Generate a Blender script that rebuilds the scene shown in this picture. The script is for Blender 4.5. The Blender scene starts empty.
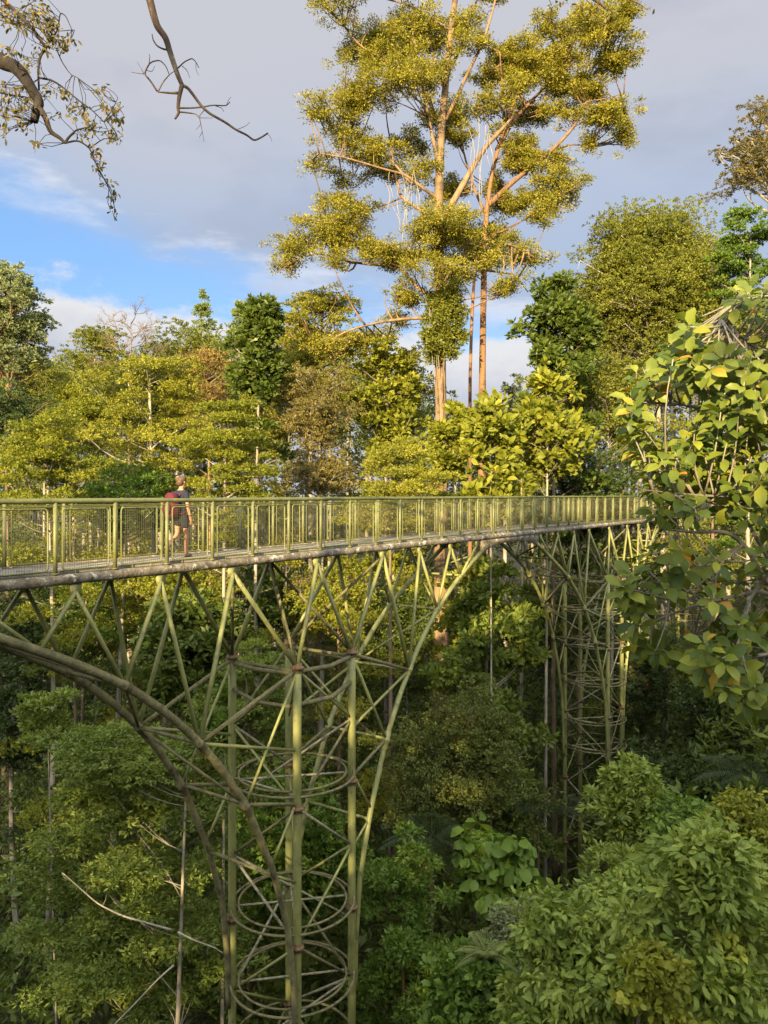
# Canopy walkway over a rainforest valley, late afternoon
SUN_EL_DEG, SUN_AZ_DEG, SUN_STR, SUN_COL = 15.0, 18.0, 5.0, (1.0, .77, .40)
SKY_STR, EXPO = .13, 1.75
CLOUD_GAIN = 1 / (SKY_STR * 2 ** EXPO)
FILL_GAIN = 4.3  # strength of the fill added to the unseen sky
import bpy, math, random
import numpy as np
from mathutils import Vector, Matrix

# ------------------------------------------------------------------ basics
C = bpy.context.scene.collection
F, CX, HY, EZ = 769.0, 384.0, 494.0, 22.5       # focal (px), centre column, horizon row, eye height
def at(px, py, Y):
    return np.array([(px - CX) / F * Y, Y, EZ - (py - HY) / F * Y])

def sig(q):
    return 1 / (1 + np.exp(-np.clip(q, -30, 30)))
def ground(x, y):
    x = np.asarray(x, float); y = np.asarray(y, float)
    s1 = sig((1.0 * x - .6 * y + 3) / 4)
    s2 = sig(-(y + 5) / 5)
    h = 17 * (1 - (1 - s1) * (1 - s2))
    far = np.clip((y - 45) / 80, 0, 1)
    h = h + 9 * far * far * (3 - 2 * far)
    h = h + .5 * np.sin(x * .31 + 1.3 * np.sin(y * .17)) + .4 * np.sin(y * .27 + x * .11)
    return h

# ------------------------------------------------------------------ object helpers
def tag(o, label=None, cat=None, group=None, kind=None):
    if label: o['label'] = label
    if cat: o['category'] = cat
    if group: o['group'] = group
    if kind: o['kind'] = kind
    return o
def thing(name, label, cat, loc, group=None):
    o = bpy.data.objects.new(name, None)
    o.empty_display_size = .3
    C.objects.link(o)
    o.location = tuple(float(v) for v in loc)
    return tag(o, label, cat, group)

def mesh_from(name, V, faces_idx, faces_len, tint=None, smooth=False):
    me = bpy.data.meshes.new(name)
    V = np.asarray(V, np.float32)
    me.vertices.add(len(V)); me.vertices.foreach_set('co', V.ravel())
    fi = np.asarray(faces_idx, np.int32); fl = np.asarray(faces_len, np.int32)
    me.loops.add(len(fi)); me.loops.foreach_set('vertex_index', fi)
    me.polygons.add(len(fl))
    st = np.zeros(len(fl), np.int32); st[1:] = np.cumsum(fl)[:-1]
    me.polygons.foreach_set('loop_start', st)
    if smooth:
        me.polygons.foreach_set('use_smooth', np.ones(len(fl), bool))
    if tint is not None:
        a = me.attributes.new('tint', 'FLOAT', 'FACE')
        a.data.foreach_set('value', np.asarray(tint, np.float32))
    me.update(calc_edges=True)
    return me

def put(name, V, fi, fl, mat, parent=None, tint=None, smooth=False):
    """links one mesh object given world coordinates"""
    V = np.asarray(V, float)
    c = (V.min(0) + V.max(0)) / 2
    me = mesh_from(name, V - c, fi, fl, tint, smooth)
    if mat is not None: me.materials.append(mat)
    o = bpy.data.objects.new(name, me); C.objects.link(o)
    if parent is not None:
        o.parent = parent
        w = Vector((0, 0, 0)); p = parent
        while p is not None:
            w += p.location; p = p.parent
        o.location = Vector(c) - w
    else:
        o.location = Vector(c)
    return o

class MB:
    """collects tubes, boxes and prisms and links them as one mesh object"""
    def __init__(s): s.V = []; s.fi = []; s.fl = []; s.n = 0
    def add(s, V, faces):
        V = np.asarray(V, float); s.V.append(V)
        for f in faces:
            s.fi.extend([i + s.n for i in f]); s.fl.append(len(f))
        s.n += len(V); return s
    def tube(s, P, R, sides=8, cap=True, wob=0, rng=None):
        P = np.asarray(P, float); k = len(P)
        R = np.full(k, R, float) if np.isscalar(R) else np.asarray(R, float)
        T = np.gradient(P, axis=0); T /= np.linalg.norm(T, axis=1)[:, None] + 1e-9
        up = np.array([0, 0, 1.0]) if abs(T[0][2]) < .9 else np.array([1.0, 0, 0])
        u = np.cross(up, T[0]); u /= np.linalg.norm(u)
        ang = np.linspace(0, 2 * math.pi, sides, endpoint=False)
        V = []
        for i in range(k):
            u = u - T[i] * np.dot(u, T[i]); u /= np.linalg.norm(u) + 1e-9
            v = np.cross(T[i], u)
            rr = R[i] * (1 + (wob * rng.standard_normal(sides) if wob else 0))
            V.append(P[i] + (np.cos(ang) * rr)[:, None] * u + (np.sin(ang) * rr)[:, None] * v)
        V = np.concatenate(V)
        fs = []
        for i in range(k - 1):
            for j in range(sides):
                a = i * sides + j; b = i * sides + (j + 1) % sides
                fs.append((a, b, b + sides, a + sides))
        if cap:
            fs.append(tuple(range(sides))[::-1]); fs.append(tuple((k - 1) * sides + j for j in range(sides)))
        return s.add(V, fs)
    def ring(s, c, R, r, seg=40, sides=6):
        a = np.linspace(0, 2 * math.pi, seg, endpoint=False); b = np.linspace(0, 2 * math.pi, sides, endpoint=False)
        A, B = np.meshgrid(a, b, indexing='ij')
        V = np.stack([(R + r * np.cos(B)) * np.cos(A), (R + r * np.cos(B)) * np.sin(A), r * np.sin(B)], -1).reshape(-1, 3) + c
        fs = [(i * sides + j, ((i + 1) % seg) * sides + j, ((i + 1) % seg) * sides + (j + 1) % sides, i * sides + (j + 1) % sides)
              for i in range(seg) for j in range(sides)]
        return s.add(V, fs)
    def box(s, c, ex, ey, ez):
        """centre and three half-extent vectors"""
        c, ex, ey, ez = (np.asarray(q, float) for q in (c, ex, ey, ez))
        V = [c + i * ex + j * ey + k * ez for i in (-1, 1) for j in (-1, 1) for k in (-1, 1)]
        return s.add(V, [(0, 1, 3, 2), (4, 6, 7, 5), (0, 4, 5, 1), (2, 3, 7, 6), (0, 2, 6, 4), (1, 5, 7, 3)])
    def prism(s, pts, off):
        """planar outline extruded by the vector off"""
        P = np.asarray(pts, float); n = len(P)
        V = np.concatenate([P, P + np.asarray(off, float)])
        fs = [tuple(range(n))[::-1], tuple(range(n, 2 * n))] + [(i, (i + 1) % n, n + (i + 1) % n, n + i) for i in range(n)]
        return s.add(V, fs)
    def ball(s, c, rx, ry, rz, nu=14, nv=9):
        V = []; fs = []
        for i in range(nv + 1):
            th = math.pi * i / nv
            for j in range(nu):
                ph = 2 * math.pi * j / nu
                V.append((c[0] + rx * math.sin(th) * math.cos(ph), c[1] + ry * math.sin(th) * math.sin(ph), c[2] + rz * math.cos(th)))
        for i in range(nv):
            for j in range(nu):
                fs.append((i * nu + j, (i + 1) * nu + j, (i + 1) * nu + (j + 1) % nu, i * nu + (j + 1) % nu))
        return s.add(V, fs)
    def put(s, name, mat, parent=None, smooth=True):
        return put(name, np.concatenate(s.V), s.fi, s.fl, mat, parent, None, smooth)

# ------------------------------------------------------------------ materials
def new_mat(name):
    m = bpy.data.materials.new(name); m.use_nodes = True
    nt = m.node_tree; nt.nodes.clear()
    return m, nt, nt.nodes, nt.links
def ramp(N, stops):
    r = N.new('ShaderNodeValToRGB'); el = r.color_ramp.elements
    while len(el) < len(stops): el.new(.5)
    for e, (p, c) in zip(el, stops): e.position = p; e.color = (*c, 1)
    return r

def leaf_mat(name, dark, light, trans=.38, rough=.5, odd=None):
    m, nt, N, L = new_mat(name)
    out = N.new('ShaderNodeOutputMaterial')
    a = N.new('ShaderNodeAttribute'); a.attribute_name = 'tint'
    st = [(0, dark), (.8, light), (.94, tuple(min(1, c * f) for c, f in zip(light, (1.35, 1.2, 1.0))))]
    if odd: st += [(.978, st[-1][1]), (.996, odd)]
    r = ramp(N, st); L.new(a.outputs['Fac'], r.inputs[0])
    p = N.new('ShaderNodeBsdfPrincipled'); p.inputs['Roughness'].default_value = rough
    p.inputs['Specular IOR Level'].default_value = .2
    L.new(r.outputs[0], p.inputs['Base Color'])
    t = N.new('ShaderNodeBsdfTranslucent')
    mu = N.new('ShaderNodeMix'); mu.data_type = 'RGBA'; mu.blend_type = 'MULTIPLY'; mu.inputs[0].default_value = 1
    L.new(r.outputs[0], mu.inputs[6]); mu.inputs[7].default_value = (1.5, 1.45, .5, 1)
    L.new(mu.outputs[2], t.inputs['Color'])
    mx = N.new('ShaderNodeMixShader'); mx.inputs[0].default_value = trans
    L.new(p.outputs[0], mx.inputs[1]); L.new(t.outputs[0], mx.inputs[2]); L.new(mx.outputs[0], out.inputs[0])
    return m

def noise_mat(name, cols, scale=3.0, rough=.8, stretch=(1, 1, 1), bump=.3, detail=6, spec=.3, second=None, bscale=None):
    """object-space noise running through a colour ramp, with an optional patchy second layer"""
    m, nt, N, L = new_mat(name)
    out = N.new('ShaderNodeOutputMaterial'); p = N.new('ShaderNodeBsdfPrincipled')
    tc = N.new('ShaderNodeTexCoord'); mp = N.new('ShaderNodeMapping'); mp.inputs['Scale'].default_value = stretch
    L.new(tc.outputs['Object'], mp.inputs[0])
    n1 = N.new('ShaderNodeTexNoise'); n1.inputs['Scale'].default_value = scale; n1.inputs['Detail'].default_value = detail
    n1.inputs['Roughness'].default_value = .65
    L.new(mp.outputs[0], n1.inputs['Vector'])
    r = ramp(N, [(.32 + .36 * i / max(1, len(cols) - 1), c) for i, c in enumerate(cols)])
    L.new(n1.outputs[0], r.inputs[0]); col = r.outputs[0]
    if second:
        sc, lo, hi, c2 = second
        n2 = N.new('ShaderNodeTexNoise'); n2.inputs['Scale'].default_value = sc; n2.inputs['Detail'].default_value = 8
        n2.inputs['Roughness'].default_value = .7
        L.new(tc.outputs['Object'], n2.inputs['Vector'])
        mr = N.new('ShaderNodeMapRange'); mr.inputs[1].default_value = lo; mr.inputs[2].default_value = hi
        L.new(n2.outputs[0], mr.inputs[0])
        mx = N.new('ShaderNodeMix'); mx.data_type = 'RGBA'; L.new(mr.outputs[0], mx.inputs[0])
        L.new(col, mx.inputs[6]); mx.inputs[7].default_value = (*c2, 1); col = mx.outputs[2]
    L.new(col, p.inputs['Base Color'])
    p.inputs['Roughness'].default_value = rough; p.inputs['Specular IOR Level'].default_value = spec
    if bump:
        nb = N.new('ShaderNodeTexNoise'); nb.inputs['Scale'].default_value = bscale or scale * 4; nb.inputs['Detail'].default_value = 6
        L.new(mp.outputs[0], nb.inputs['Vector'])
        b = N.new('ShaderNodeBump'); b.inputs['Strength'].default_value = bump; b.inputs['Distance'].default_value = .05
        L.new(nb.outputs[0], b.inputs['Height']); L.new(b.outputs[0], p.inputs['Normal'])
    L.new(p.outputs[0], out.inputs[0])
    return m

def plain(name, c, rough=.7):
    return noise_mat(name, [tuple(x * .8 for x in c), tuple(min(1, x * 1.15) for x in c)], 14, rough, bump=.08)

LM = {
 'gold':   leaf_mat('leaf_gold', (.098, .106, .012), (.255, .250, .030), 0.27),
 'olive':  leaf_mat('leaf_olive', (.070, .088, .014), (.180, .188, .028), 0.27),
 'deepolive': leaf_mat('leaf_deepolive', (.052, .068, .018), (.125, .145, .034), .28),
 'amber':  leaf_mat('leaf_amber', (.100, .098, .012), (.265, .240, .030), .27),
 'lime':   leaf_mat('leaf_lime', (.088, .112, .012), (.225, .232, .028), .32),
 'mid':    leaf_mat('leaf_mid', (.046, .090, .015), (.120, .185, .027), 0.30),
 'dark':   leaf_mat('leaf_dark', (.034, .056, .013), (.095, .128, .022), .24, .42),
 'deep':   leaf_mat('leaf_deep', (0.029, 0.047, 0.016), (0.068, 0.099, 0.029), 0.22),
 'pale':   leaf_mat('leaf_pale', (0.095, 0.134, 0.040), (0.213, 0.258, 0.078), 0.30),
 'grey':   leaf_mat('leaf_grey', (0.095, 0.118, 0.056), (0.213, 0.246, 0.118), 0.30),
 'russet': leaf_mat('leaf_russet', (.125, .092, .028), (.27, .195, .060), .27),
 'brown':  leaf_mat('leaf_brown', (.085, .078, .022), (.20, .165, .048), 0.27),
 'fern':   leaf_mat('leaf_fern', (.075, .118, .022), (.190, .235, .050), .32),
 'broad':  leaf_mat('leaf_broad', (.046, .078, .013), (.165, .195, .026), 0.28, .40, odd=(.40, .20, .03)),
 'bush':   leaf_mat('leaf_bush', (.078, .128, .022), (.235, .290, .058), .32, .45, odd=(.36, .30, .04)),
 'dry':    leaf_mat('leaf_dry', (.060, .058, .018), (.150, .120, .040), 0.25, .5, odd=(.45, .22, .05)),
}
BM = {
 'orange': noise_mat('bark_orange', [(0.116, 0.071, 0.037), (0.204, 0.129, 0.068), (0.272, 0.190, 0.109)], 2.6, .85, (1, 1, .12), .9, second=(1.6, .50, .62, (.09, .065, .04)), bscale=5),
 'red':    noise_mat('bark_red', [(0.106, 0.057, 0.028), (0.190, 0.103, 0.050), (0.251, 0.144, 0.076)], 2.6, .85, (1, 1, .12), .9, second=(1.3, .53, .64, (.07, .045, .03)), bscale=5),
 'grey':   noise_mat('bark_grey', [(.13, .11, .085), (.24, .21, .165), (.34, .31, .26)], 2.5, .85, (1, 1, .4), .4),
 'pale':   noise_mat('bark_pale', [(0.162, 0.140, 0.102), (0.255, 0.225, 0.174), (0.340, 0.310, 0.255)], 2.5, .8, (1, 1, .4), .3, second=(1.3, .56, .66, (.16, .14, .10))),
 'brown':  noise_mat('bark_brown', [(.07, .05, .033), (.14, .10, .066), (.20, .15, .10)], 2.5, .9, (1, 1, .4), .5),
 'black':  noise_mat('bark_shaded', [(.010, .008, .007), (.022, .017, .014), (.045, .036, .028)], 6, .9, (1, 1, .6), .5),  # shade on the overhanging limb is put into this near-black colour
 'twig':   noise_mat('bark_twig', [(.022, .014, .010), (.055, .034, .024), (.17, .14, .10)], 6, .85, (1, 1, .6), .3),
}
PAINT = noise_mat('green_yellow_paint', [(.115, .120, .040), (.185, .190, .064), (.225, .225, .085)], 2.2, .5, (1, 1, .5), .15, spec=.4,
                  second=(2.8, .54, .68, (.075, .060, .030)), bscale=18)
RAILPAINT = noise_mat('rail_paint', [(.085, .092, .030), (.125, .13, .045), (.155, .155, .060)], 3, .5, (1, 1, 1), .08, spec=.4,
                  second=(4, .56, .70, (.075, .060, .028)), bscale=18)
MOSSY = noise_mat('weathered_paint', [(.075, .066, .032), (.135, .122, .056), (.185, .172, .078)], 3.2, .8, (1, 1, 1), .4,
                  second=(3.0, .52, .64, (.045, .037, .020)), bscale=20)
PEELED = noise_mat('peeled_edge_paint', [(.055, .042, .028), (.15, .125, .09), (.25, .222, .168)], 5, .85, (1, 1, 1), .6, detail=8,
                  second=(4.6, .555, .60, (.40, .38, .33)), bscale=20)
LICHEN = noise_mat('lichen_spotted_steel', [(.09, .08, .045), (.22, .20, .13), (.32, .30, .22)], 7, .85, (1, 1, 1), .4, detail=8, bscale=24)
RUST = noise_mat('rusty_flange', [(.055, .032, .018), (.13, .085, .045), (.20, .14, .07)], 9, .9, bump=.5)
DECK = noise_mat('walkway_boards', [(0.132, 0.120, 0.095), (0.198, 0.182, 0.149), (0.255, 0.235, 0.198)], 3, .85, (1, 1, 1), .3, second=(1.3, .5, .7, (.17, .14, .10)))
DARKSTEEL = noise_mat('dark_understeel', [(.045, .038, .02), (.10, .085, .045)], 4, .8, bump=.3)
WIRE = noise_mat('wire_mesh', [(.05, .05, .028), (.09, .085, .045)], 4, .6, bump=0)
# ------------------------------------------------------------------ the walkway
O2 = np.array([-6.39, 12.80]); D2 = np.array([.5646, .8254]); N2 = np.array([-.8254, .5646])
WID = 1.65
ANG = math.atan2(D2[1], D2[0])
ZR, ZD, ZT = -.13, -1.40, -1.535             # rail, deck top and edge tube below the eye
def br(t, s, z):
    """point on the walkway: metres along it, metres across it from the near rail, height from the eye"""
    p = O2 + D2 * t + N2 * s
    return np.array([p[0], p[1], EZ + z])
dv = np.array([*D2, 0]); nv = np.array([*N2, 0]); zv = np.array([0, 0, 1.0])
SPAN = 23.15; TC1 = 8.3
T0, T1 = -5.2, 58.0

walk = thing('canopy_walkway', 'long green railed steel canopy walkway crossing the valley above the treetops', 'walkway', br(TC1, .825, ZD))
m = MB(); m.box(br((T0 + T1) / 2, .825, ZD - .035), dv * (T1 - T0) / 2, nv * (.825 - .1), zv * .035)
m.put('deck', DECK, walk, False)
ts = np.linspace(T0, T1, 60)
for s in (.135, WID - .135):
    MB().box(br((T0 + T1) / 2, s, ZD + .012), dv * (T1 - T0) / 2, nv * .03, zv * .0095).put('kerb_strip', PEELED, walk, False)
for s in (0, WID):
    MB().tube([br(t, s, ZT) for t in ts], .098, 12).put('edge_tube', PEELED, walk)
    MB().tube([br(t, s, ZR) for t in ts], .045, 10).put('handrail', RAILPAINT, walk)
    MB().tube([br(t, s, ZR - .095) for t in ts], .012, 6).put('lower_rail', RAILPAINT, walk)
# one railing post and one mesh panel, copied along both sides
BAY = 1.24; T_FIRST = 1.0 - 4 * BAY; NB = 48
def copy_part(o, parent, loc):
    c = o.copy(); C.objects.link(c); c.parent = parent
    c.location = Vector(loc) - parent.location if parent is walk else loc
    return c
def local(name, mb, mat, parent, loc, smooth=True):
    me = mesh_from(name, np.concatenate(mb.V), mb.fi, mb.fl, None, smooth); me.materials.append(mat)
    o = bpy.data.objects.new(name, me); C.objects.link(o); o.parent = parent
    o.location = Vector(loc) - (parent.location if parent is walk else Vector((0, 0, 0)))
    return o
pm = MB().tube([zv * (ZT - ZD + .06), zv * .5, zv * (ZR - ZD)], .038, 10)
pm.box(zv * -.02, dv * .06, nv * .05, zv * .012)
post0 = local('railing_post', pm, RAILPAINT, walk, br(T_FIRST, 0, ZD))
# rounded frame
x0, x1, z0, z1, rc = .14, BAY - .14, .035, 1.135, .07
path = []
for cx, cz, a0 in ((x1 - rc, z1 - rc, 0), (x0 + rc, z1 - rc, 90), (x0 + rc, z0 + rc, 180), (x1 - rc, z0 + rc, 270)):
    for k in range(5):
        a = math.radians(a0 + k * 22.5); path.append(dv * (cx + rc * math.cos(a)) + zv * (cz + rc * math.sin(a)))
path.append(path[0] + (path[1] - path[0]) * .5)
fm = MB().tube(path, .017, 7, cap=False)
for x in (.4, BAY - .4): fm.tube([dv * x + zv * (ZT - ZD + .08), dv * x + zv * z0], .012, 6)
for z in (.28, .9):
    fm.tube([dv * .03 + zv * z, dv * x0 + zv * z], .010, 5); fm.tube([dv * x1 + zv * z, dv * (BAY - .03) + zv * z], .010, 5)
panel0 = local('mesh_panel', fm, RAILPAINT, walk, br(T_FIRST, 0, ZD))
gm = MB()
for x in np.linspace(x0 + .05, x1 - .05, 19): gm.box(dv * x + zv * (z0 + z1) / 2, dv * .0016, nv * .0016, zv * ((z1 - z0) / 2 - .012))
for z in np.linspace(z0 + .05, z1 - .05, 21): gm.box(dv * (x0 + x1) / 2 + zv * z + nv * .0035, dv * ((x1 - x0) / 2 - .012), nv * .0016, zv * .0016)
grid0 = local('wire_grid', gm, WIRE, panel0, (0, 0, 0), False)
for s in (0, WID):
    for i in range(NB):
        if s == 0 and i == 0: continue
        l = br(T_FIRST + i * BAY, s, ZD)
        copy_part(post0, walk, l)
        pc = copy_part(panel0, walk, l)
        g = grid0.copy(); C.objects.link(g); g.parent = pc
for t in np.arange(T0 + 1, T1, 1.93):
    MB().box(br(t, .825, ZD - .14), dv * .045, nv * (.825 - .09), zv * .066).put('crossbeam', DARKSTEEL, walk, False)

def crown_plate(tc):
    for s in (.0, WID):
        pts = [br(tc - 2.5, s - .03, ZT - .075), br(tc + 2.5, s - .03, ZT - .075)]
        for k in range(13):
            x = 2.5 - 5 * k / 12
            pts.append(br(tc + x, s - .03, -2.06 + .26 * (1 - (x / 2.5) ** 2)))
        MB().prism(pts, nv * .06).put('crown_plate', PEELED, walk, False)
crown_plate(TC1 + SPAN / 2); crown_plate(TC1 - SPAN / 2); crown_plate(TC1 + 1.5 * SPAN)

# ------------------------------------------------------------------ the towers
ARCH = [(9.12, -2.02), (8.3, -2.40), (7.0, -3.03), (5.9, -3.66), (5.0, -4.36), (4.3, -5.02), (3.6, -5.82), (2.8, -6.95), (1.95, -8.75), (1.45, -10.3), (1.24, -11.9), (1.20, -13.2)]
AS = np.array([a[0] for a in ARCH])[::-1]; AZ = np.array([a[1] for a in ARCH])[::-1]
def arch_pt(tc, sg, near, s):
    z = float(np.interp(s, AS, AZ))
    k = np.clip((s - 1.2) / 6.5, 0, 1); lat = -.30 * (1 - k)
    return br(tc + sg * s, lat if near else WID - lat, z)

def tower(tc, label, rings, top=-4.2, far=False, seed=0):
    rg = np.random.default_rng(seed)
    base = br(tc, .825, 0); gz = float(ground(base[0], base[1])) - EZ
    tw = thing('support_tower', label, 'tower', (base[0], base[1], gz + EZ), 'steel towers carrying the walkway')
    H = 1.1; ctr = br(tc, .825, 0)
    corners = [(-H, -.275), (H, -.275), (-H, 1.925), (H, 1.925)]
    joints = [top, top - 3.4, top - 6.75, top - 10.1, top - 13.4]
    P = lambda c, z: br(tc + c[0], c[1], z)
    for c in corners:
        zb = float(ground(*P(c, 0)[:2])) - EZ - .4
        leg = MB().tube([P(c, z) for z in np.linspace(top + .1, zb, 14)], .105, 12).put('leg', PAINT, tw)
        for k, z in enumerate(joints[:1 if False else 5]):
            if z < zb + .5: continue
            f = MB().tube([P(c, z + .11), P(c, z + .10), P(c, z + .03), P(c, z + .02), P(c, z - .02), P(c, z - .03), P(c, z - .10), P(c, z - .11)],
                          [.125, .125, .13, .17, .17, .13, .125, .125], 12).put('flange', RUST, leg)
    # hoops
    for z, dbl in rings:
        MB().ring(br(tc, .825, z), 1.60, .034, 48, 7).put('hoop', MOSSY, tw)
        if dbl: MB().ring(br(tc, .825, z + .07), 1.40, .030, 48, 7).put('inner_hoop', MOSSY, tw)
        a = rg.integers(0, 2)
        MB().tube([P(corners[0 if a else 1], z - .05), P(corners[3 if a else 2], z - .05)], .03, 6).put('tie_rod', LICHEN, tw)
        MB().tube([P(corners[1 if a else 0], z + .02), P(corners[2 if a else 0], z + .02 - (0 if a else .01))] if a else
                  [P(corners[0], z + .02), P(corners[2], z + .02)], .03, 6).put('tie_rod', LICHEN, tw)
    # diagonals on the four faces, level by level
    lv = [top - .05, top - 1.75, top - 3.4, top - 5.1, top - 6.75, top - 8.6, top - 10.1, top - 12.0, top - 13.4, top - 15.5]
    faces = [(0, 1), (2, 3), (0, 2), (1, 3)]
    for i in range(len(lv) - 1):
        for k, (a, b) in enumerate(faces):
            if (i + k) % 2 and i % 3 == 2: continue
            q = (i + k + seed) % 2
            A, B = (a, b) if q else (b, a)
            MB().tube([P(corners[A], lv[i]), P(corners[B], lv[i + 1])], .036, 7).put('brace', (PAINT, MOSSY, LICHEN)[(i + k) % 3], tw)
    # long thin rods running through the middle of the tower
    for i in range(0, len(lv) - 2, 1):
        A, B = ((0, 3), (1, 2), (3, 0), (2, 1))[i % 4]
        MB().tube([P(corners[A], lv[i]), P(corners[B], lv[i + 1] - .3)], .03, 6).put('brace', LICHEN if i % 2 else PAINT, tw)
    # arches
    for near in (True, False):
        for sg in (-1, 1):
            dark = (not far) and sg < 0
            pts = [arch_pt(tc, sg, near, s) for s in np.concatenate([np.linspace(1.2, 2, 5), np.linspace(2.4, 9.12, 16)])]
            # the part at the foot runs down beside the leg
            foot = [br(tc + sg * 1.20, (-.30 if near else WID + .30), z) for z in (-13.2, -12.6, -11.9, -11.1)]
            zz = np.linspace(-13.2, -2.02, 40)
            ss = np.interp(zz, AZ, AS)
            k = np.clip((ss - 1.2) / 6.5, 0, 1); lat = -.30 * (1 - k)
            pts = [br(tc + sg * s, l if near else WID - l, z) for s, l, z in zip(ss, lat, zz)]
            w = np.linspace(0, 1, 40)
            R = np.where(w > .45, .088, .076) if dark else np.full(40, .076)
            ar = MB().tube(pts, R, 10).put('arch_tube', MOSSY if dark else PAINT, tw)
            A = lambda s: arch_pt(tc, sg, near, s)
            c = (sg * H, -.275 if near else 1.925)
            for s in (2.8, 4.1, 5.9):
                a, b = A(s - .13), A(s + .13)
                MB().tube([a, a * .97 + b * .03, a * .6 + b * .4, a * .58 + b * .42, a * .42 + b * .58, a * .4 + b * .6, a * .03 + b * .97, b],
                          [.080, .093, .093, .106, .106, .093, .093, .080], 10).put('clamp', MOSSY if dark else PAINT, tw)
            lat0 = 0 if near else WID
            sl = .055
            zn = ZT - .24
            N = lambda x: br(tc + sg * x, lat0, zn)
            sm = PAINT
            segs = [(N(0), P(c, top), sl), (N(2.97), P(c, top), sl), (N(2.97), A(4.1), sl), (N(4.97), A(4.1), .048), (N(4.97), A(5.9), .048),
                    (N(6.9), A(5.9), .045), (N(6.9), A(7.6), .045), (N(8.75), A(7.6), .042)]
            for a, b, r in segs: MB().tube([a, a * .5 + b * .5, b], r, 8).put('strut', sm, tw)
            ties = [(P(c, top - .05), A(4.1), .05), (P(c, top - .1), A(2.8), .036), (A(4.1), P(c, top - 2.0), .04), (A(2.8), P(c, top - 3.3), .045),
                    (A(2.0), P(c, top - 3.2), .036), (A(1.9), P(c, top - 5.2), .036)]
            for a, b, r in ties: MB().tube([a, b], r, 7).put('brace', sm if r < .045 else MOSSY, tw)
            # gusset plates under the edge tube
            for x in (2.97, 4.97, 6.9, 8.75) + ((0,) if sg > 0 else ()):
                g = MB(); w2 = .16 if x < 4 else .12
                g.prism([br(tc + sg * x - w2, lat0 - .02, ZT - .09), br(tc + sg * x + w2, lat0 - .02, ZT - .09), br(tc + sg * x + w2 * .9, lat0 - .02, zn - .02),
                         br(tc + sg * x + .04, lat0 - .02, zn - .13), br(tc + sg * x - .04, lat0 - .02, zn - .13), br(tc + sg * x - w2 * .9, lat0 - .02, zn - .02)], nv * .04)
                g.put('gusset', PAINT, tw, False)
    for sg in (-1, 1):
        Q = lambda n, s: arch_pt(tc, sg, n, s)
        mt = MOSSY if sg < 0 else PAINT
        for s in (1.9, 2.8, 4.1, 5.9, 7.6): MB().tube([Q(True, s), Q(False, s)], .04, 7).put('cross_tie', mt, tw)
        for s1, s2, n in ((2.8, 4.1, True), (4.1, 5.9, False), (5.9, 7.6, True), (7.6, 9.0, False)):
            MB().tube([Q(n, s1), Q(not n, s2)], .036, 7).put('cross_tie', mt, tw)
        MB().tube([P((sg * H, -.275), top - .1), P((sg * H, 1.925), top - .1)], .045, 7).put('cross_tie', MOSSY, tw)
    # crossed struts between the two sides beneath the deck
    for sg in (-1, 1):
        MB().tube([br(tc, WID, ZT - .24), P((sg * H, -.275), top)], .042, 7).put('strut', MOSSY, tw)
        MB().tube([br(tc + sg * 2.97, 0, ZT - .24), P((sg * H, 1.925), top)], .042, 7).put('strut', MOSSY, tw)
    # thick arcs between the leg tops
    MB().tube([P(corners[0], top - .1), br(tc, -.42, top - .14), P(corners[1], top - .1)], .06, 8).put('collar_arc', MOSSY, tw)
    MB().tube([P(corners[0], top - .9), br(tc, -.46, top - .92), P(corners[1], top - .75)], .06, 8).put('collar_arc', MOSSY, tw)
    MB().tube([P(corners[0], top - .15), br(tc - 1.3, .825, top - .15), P(corners[2], top - .15)], .055, 8).put('collar_arc', MOSSY, tw)
    MB().tube([P(corners[0], top - .95), br(tc - 1.35, .825, top - .95), P(corners[2], top - .8)], .05, 8).put('collar_arc', MOSSY, tw)
    return tw
tower(TC1, 'tall pale green tower of hoops and struts nearest the person on the walkway',
      [(-7.32, True), (-10.65, True), (-12.62, True), (-14.3, False), (-16.2, False), (-18.6, False)], -4.2, seed=1)
tower(TC1 + SPAN, 'slender hooped steel tower under the far part of the walkway left of the big leaves',
      [(-5.9, True), (-7.6, False), (-9.45, True), (-11.35, True), (-12.7, True), (-15.9, True), (-19.8, True)], -4.2, True, seed=2)
tower(TC1 + 2 * SPAN, 'half hidden farthest tower deep in the shade behind the big leaves',
      [(-9.6, False), (-11.6, False), (-14.4, True), (-16.5, False), (-18.4, False)], -4.2, True, seed=3)
# small concrete feet of the towers stay under the plants

# ------------------------------------------------------------------ the person on the walkway
def skin_mesh(name, verts, edges, radii, mat, parent, root=0, sub=2):
    me = bpy.data.meshes.new(name); me.from_pydata([tuple(v) for v in verts], edges, [])
    o = bpy.data.objects.new(name, me); C.objects.link(o)
    o.modifiers.new('Skin', 'SKIN'); o.modifiers['Skin'].use_smooth_shade = True
    for i, r in enumerate(radii):
        sv = me.skin_vertices[0].data[i]; sv.radius = (r, r) if np.isscalar(r) else r; sv.use_root = (i == root)
    s = o.modifiers.new('Sub', 'SUBSURF'); s.levels = sub; s.render_levels = sub
    dg = bpy.context.evaluated_depsgraph_get(); dg.update()
    me2 = bpy.data.meshes.new_from_object(o.evaluated_get(dg))
    o.modifiers.clear(); o.data = me2; bpy.data.meshes.remove(me)
    me2.name = name; me2.materials.clear(); me2.materials.append(mat)
    me2.polygons.foreach_set('use_smooth', np.ones(len(me2.polygons), bool))
    if parent: o.parent = parent
    return o
SKIN = plain('skin', (.36, .19, .115), .55); HAIR = plain('hair', (.085, .050, .026), .6)
NAVY = plain('navy_cloth', (.016, .018, .034), .9); NAVY2 = plain('dark_shorts', (.014, .015, .024), .9)
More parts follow.
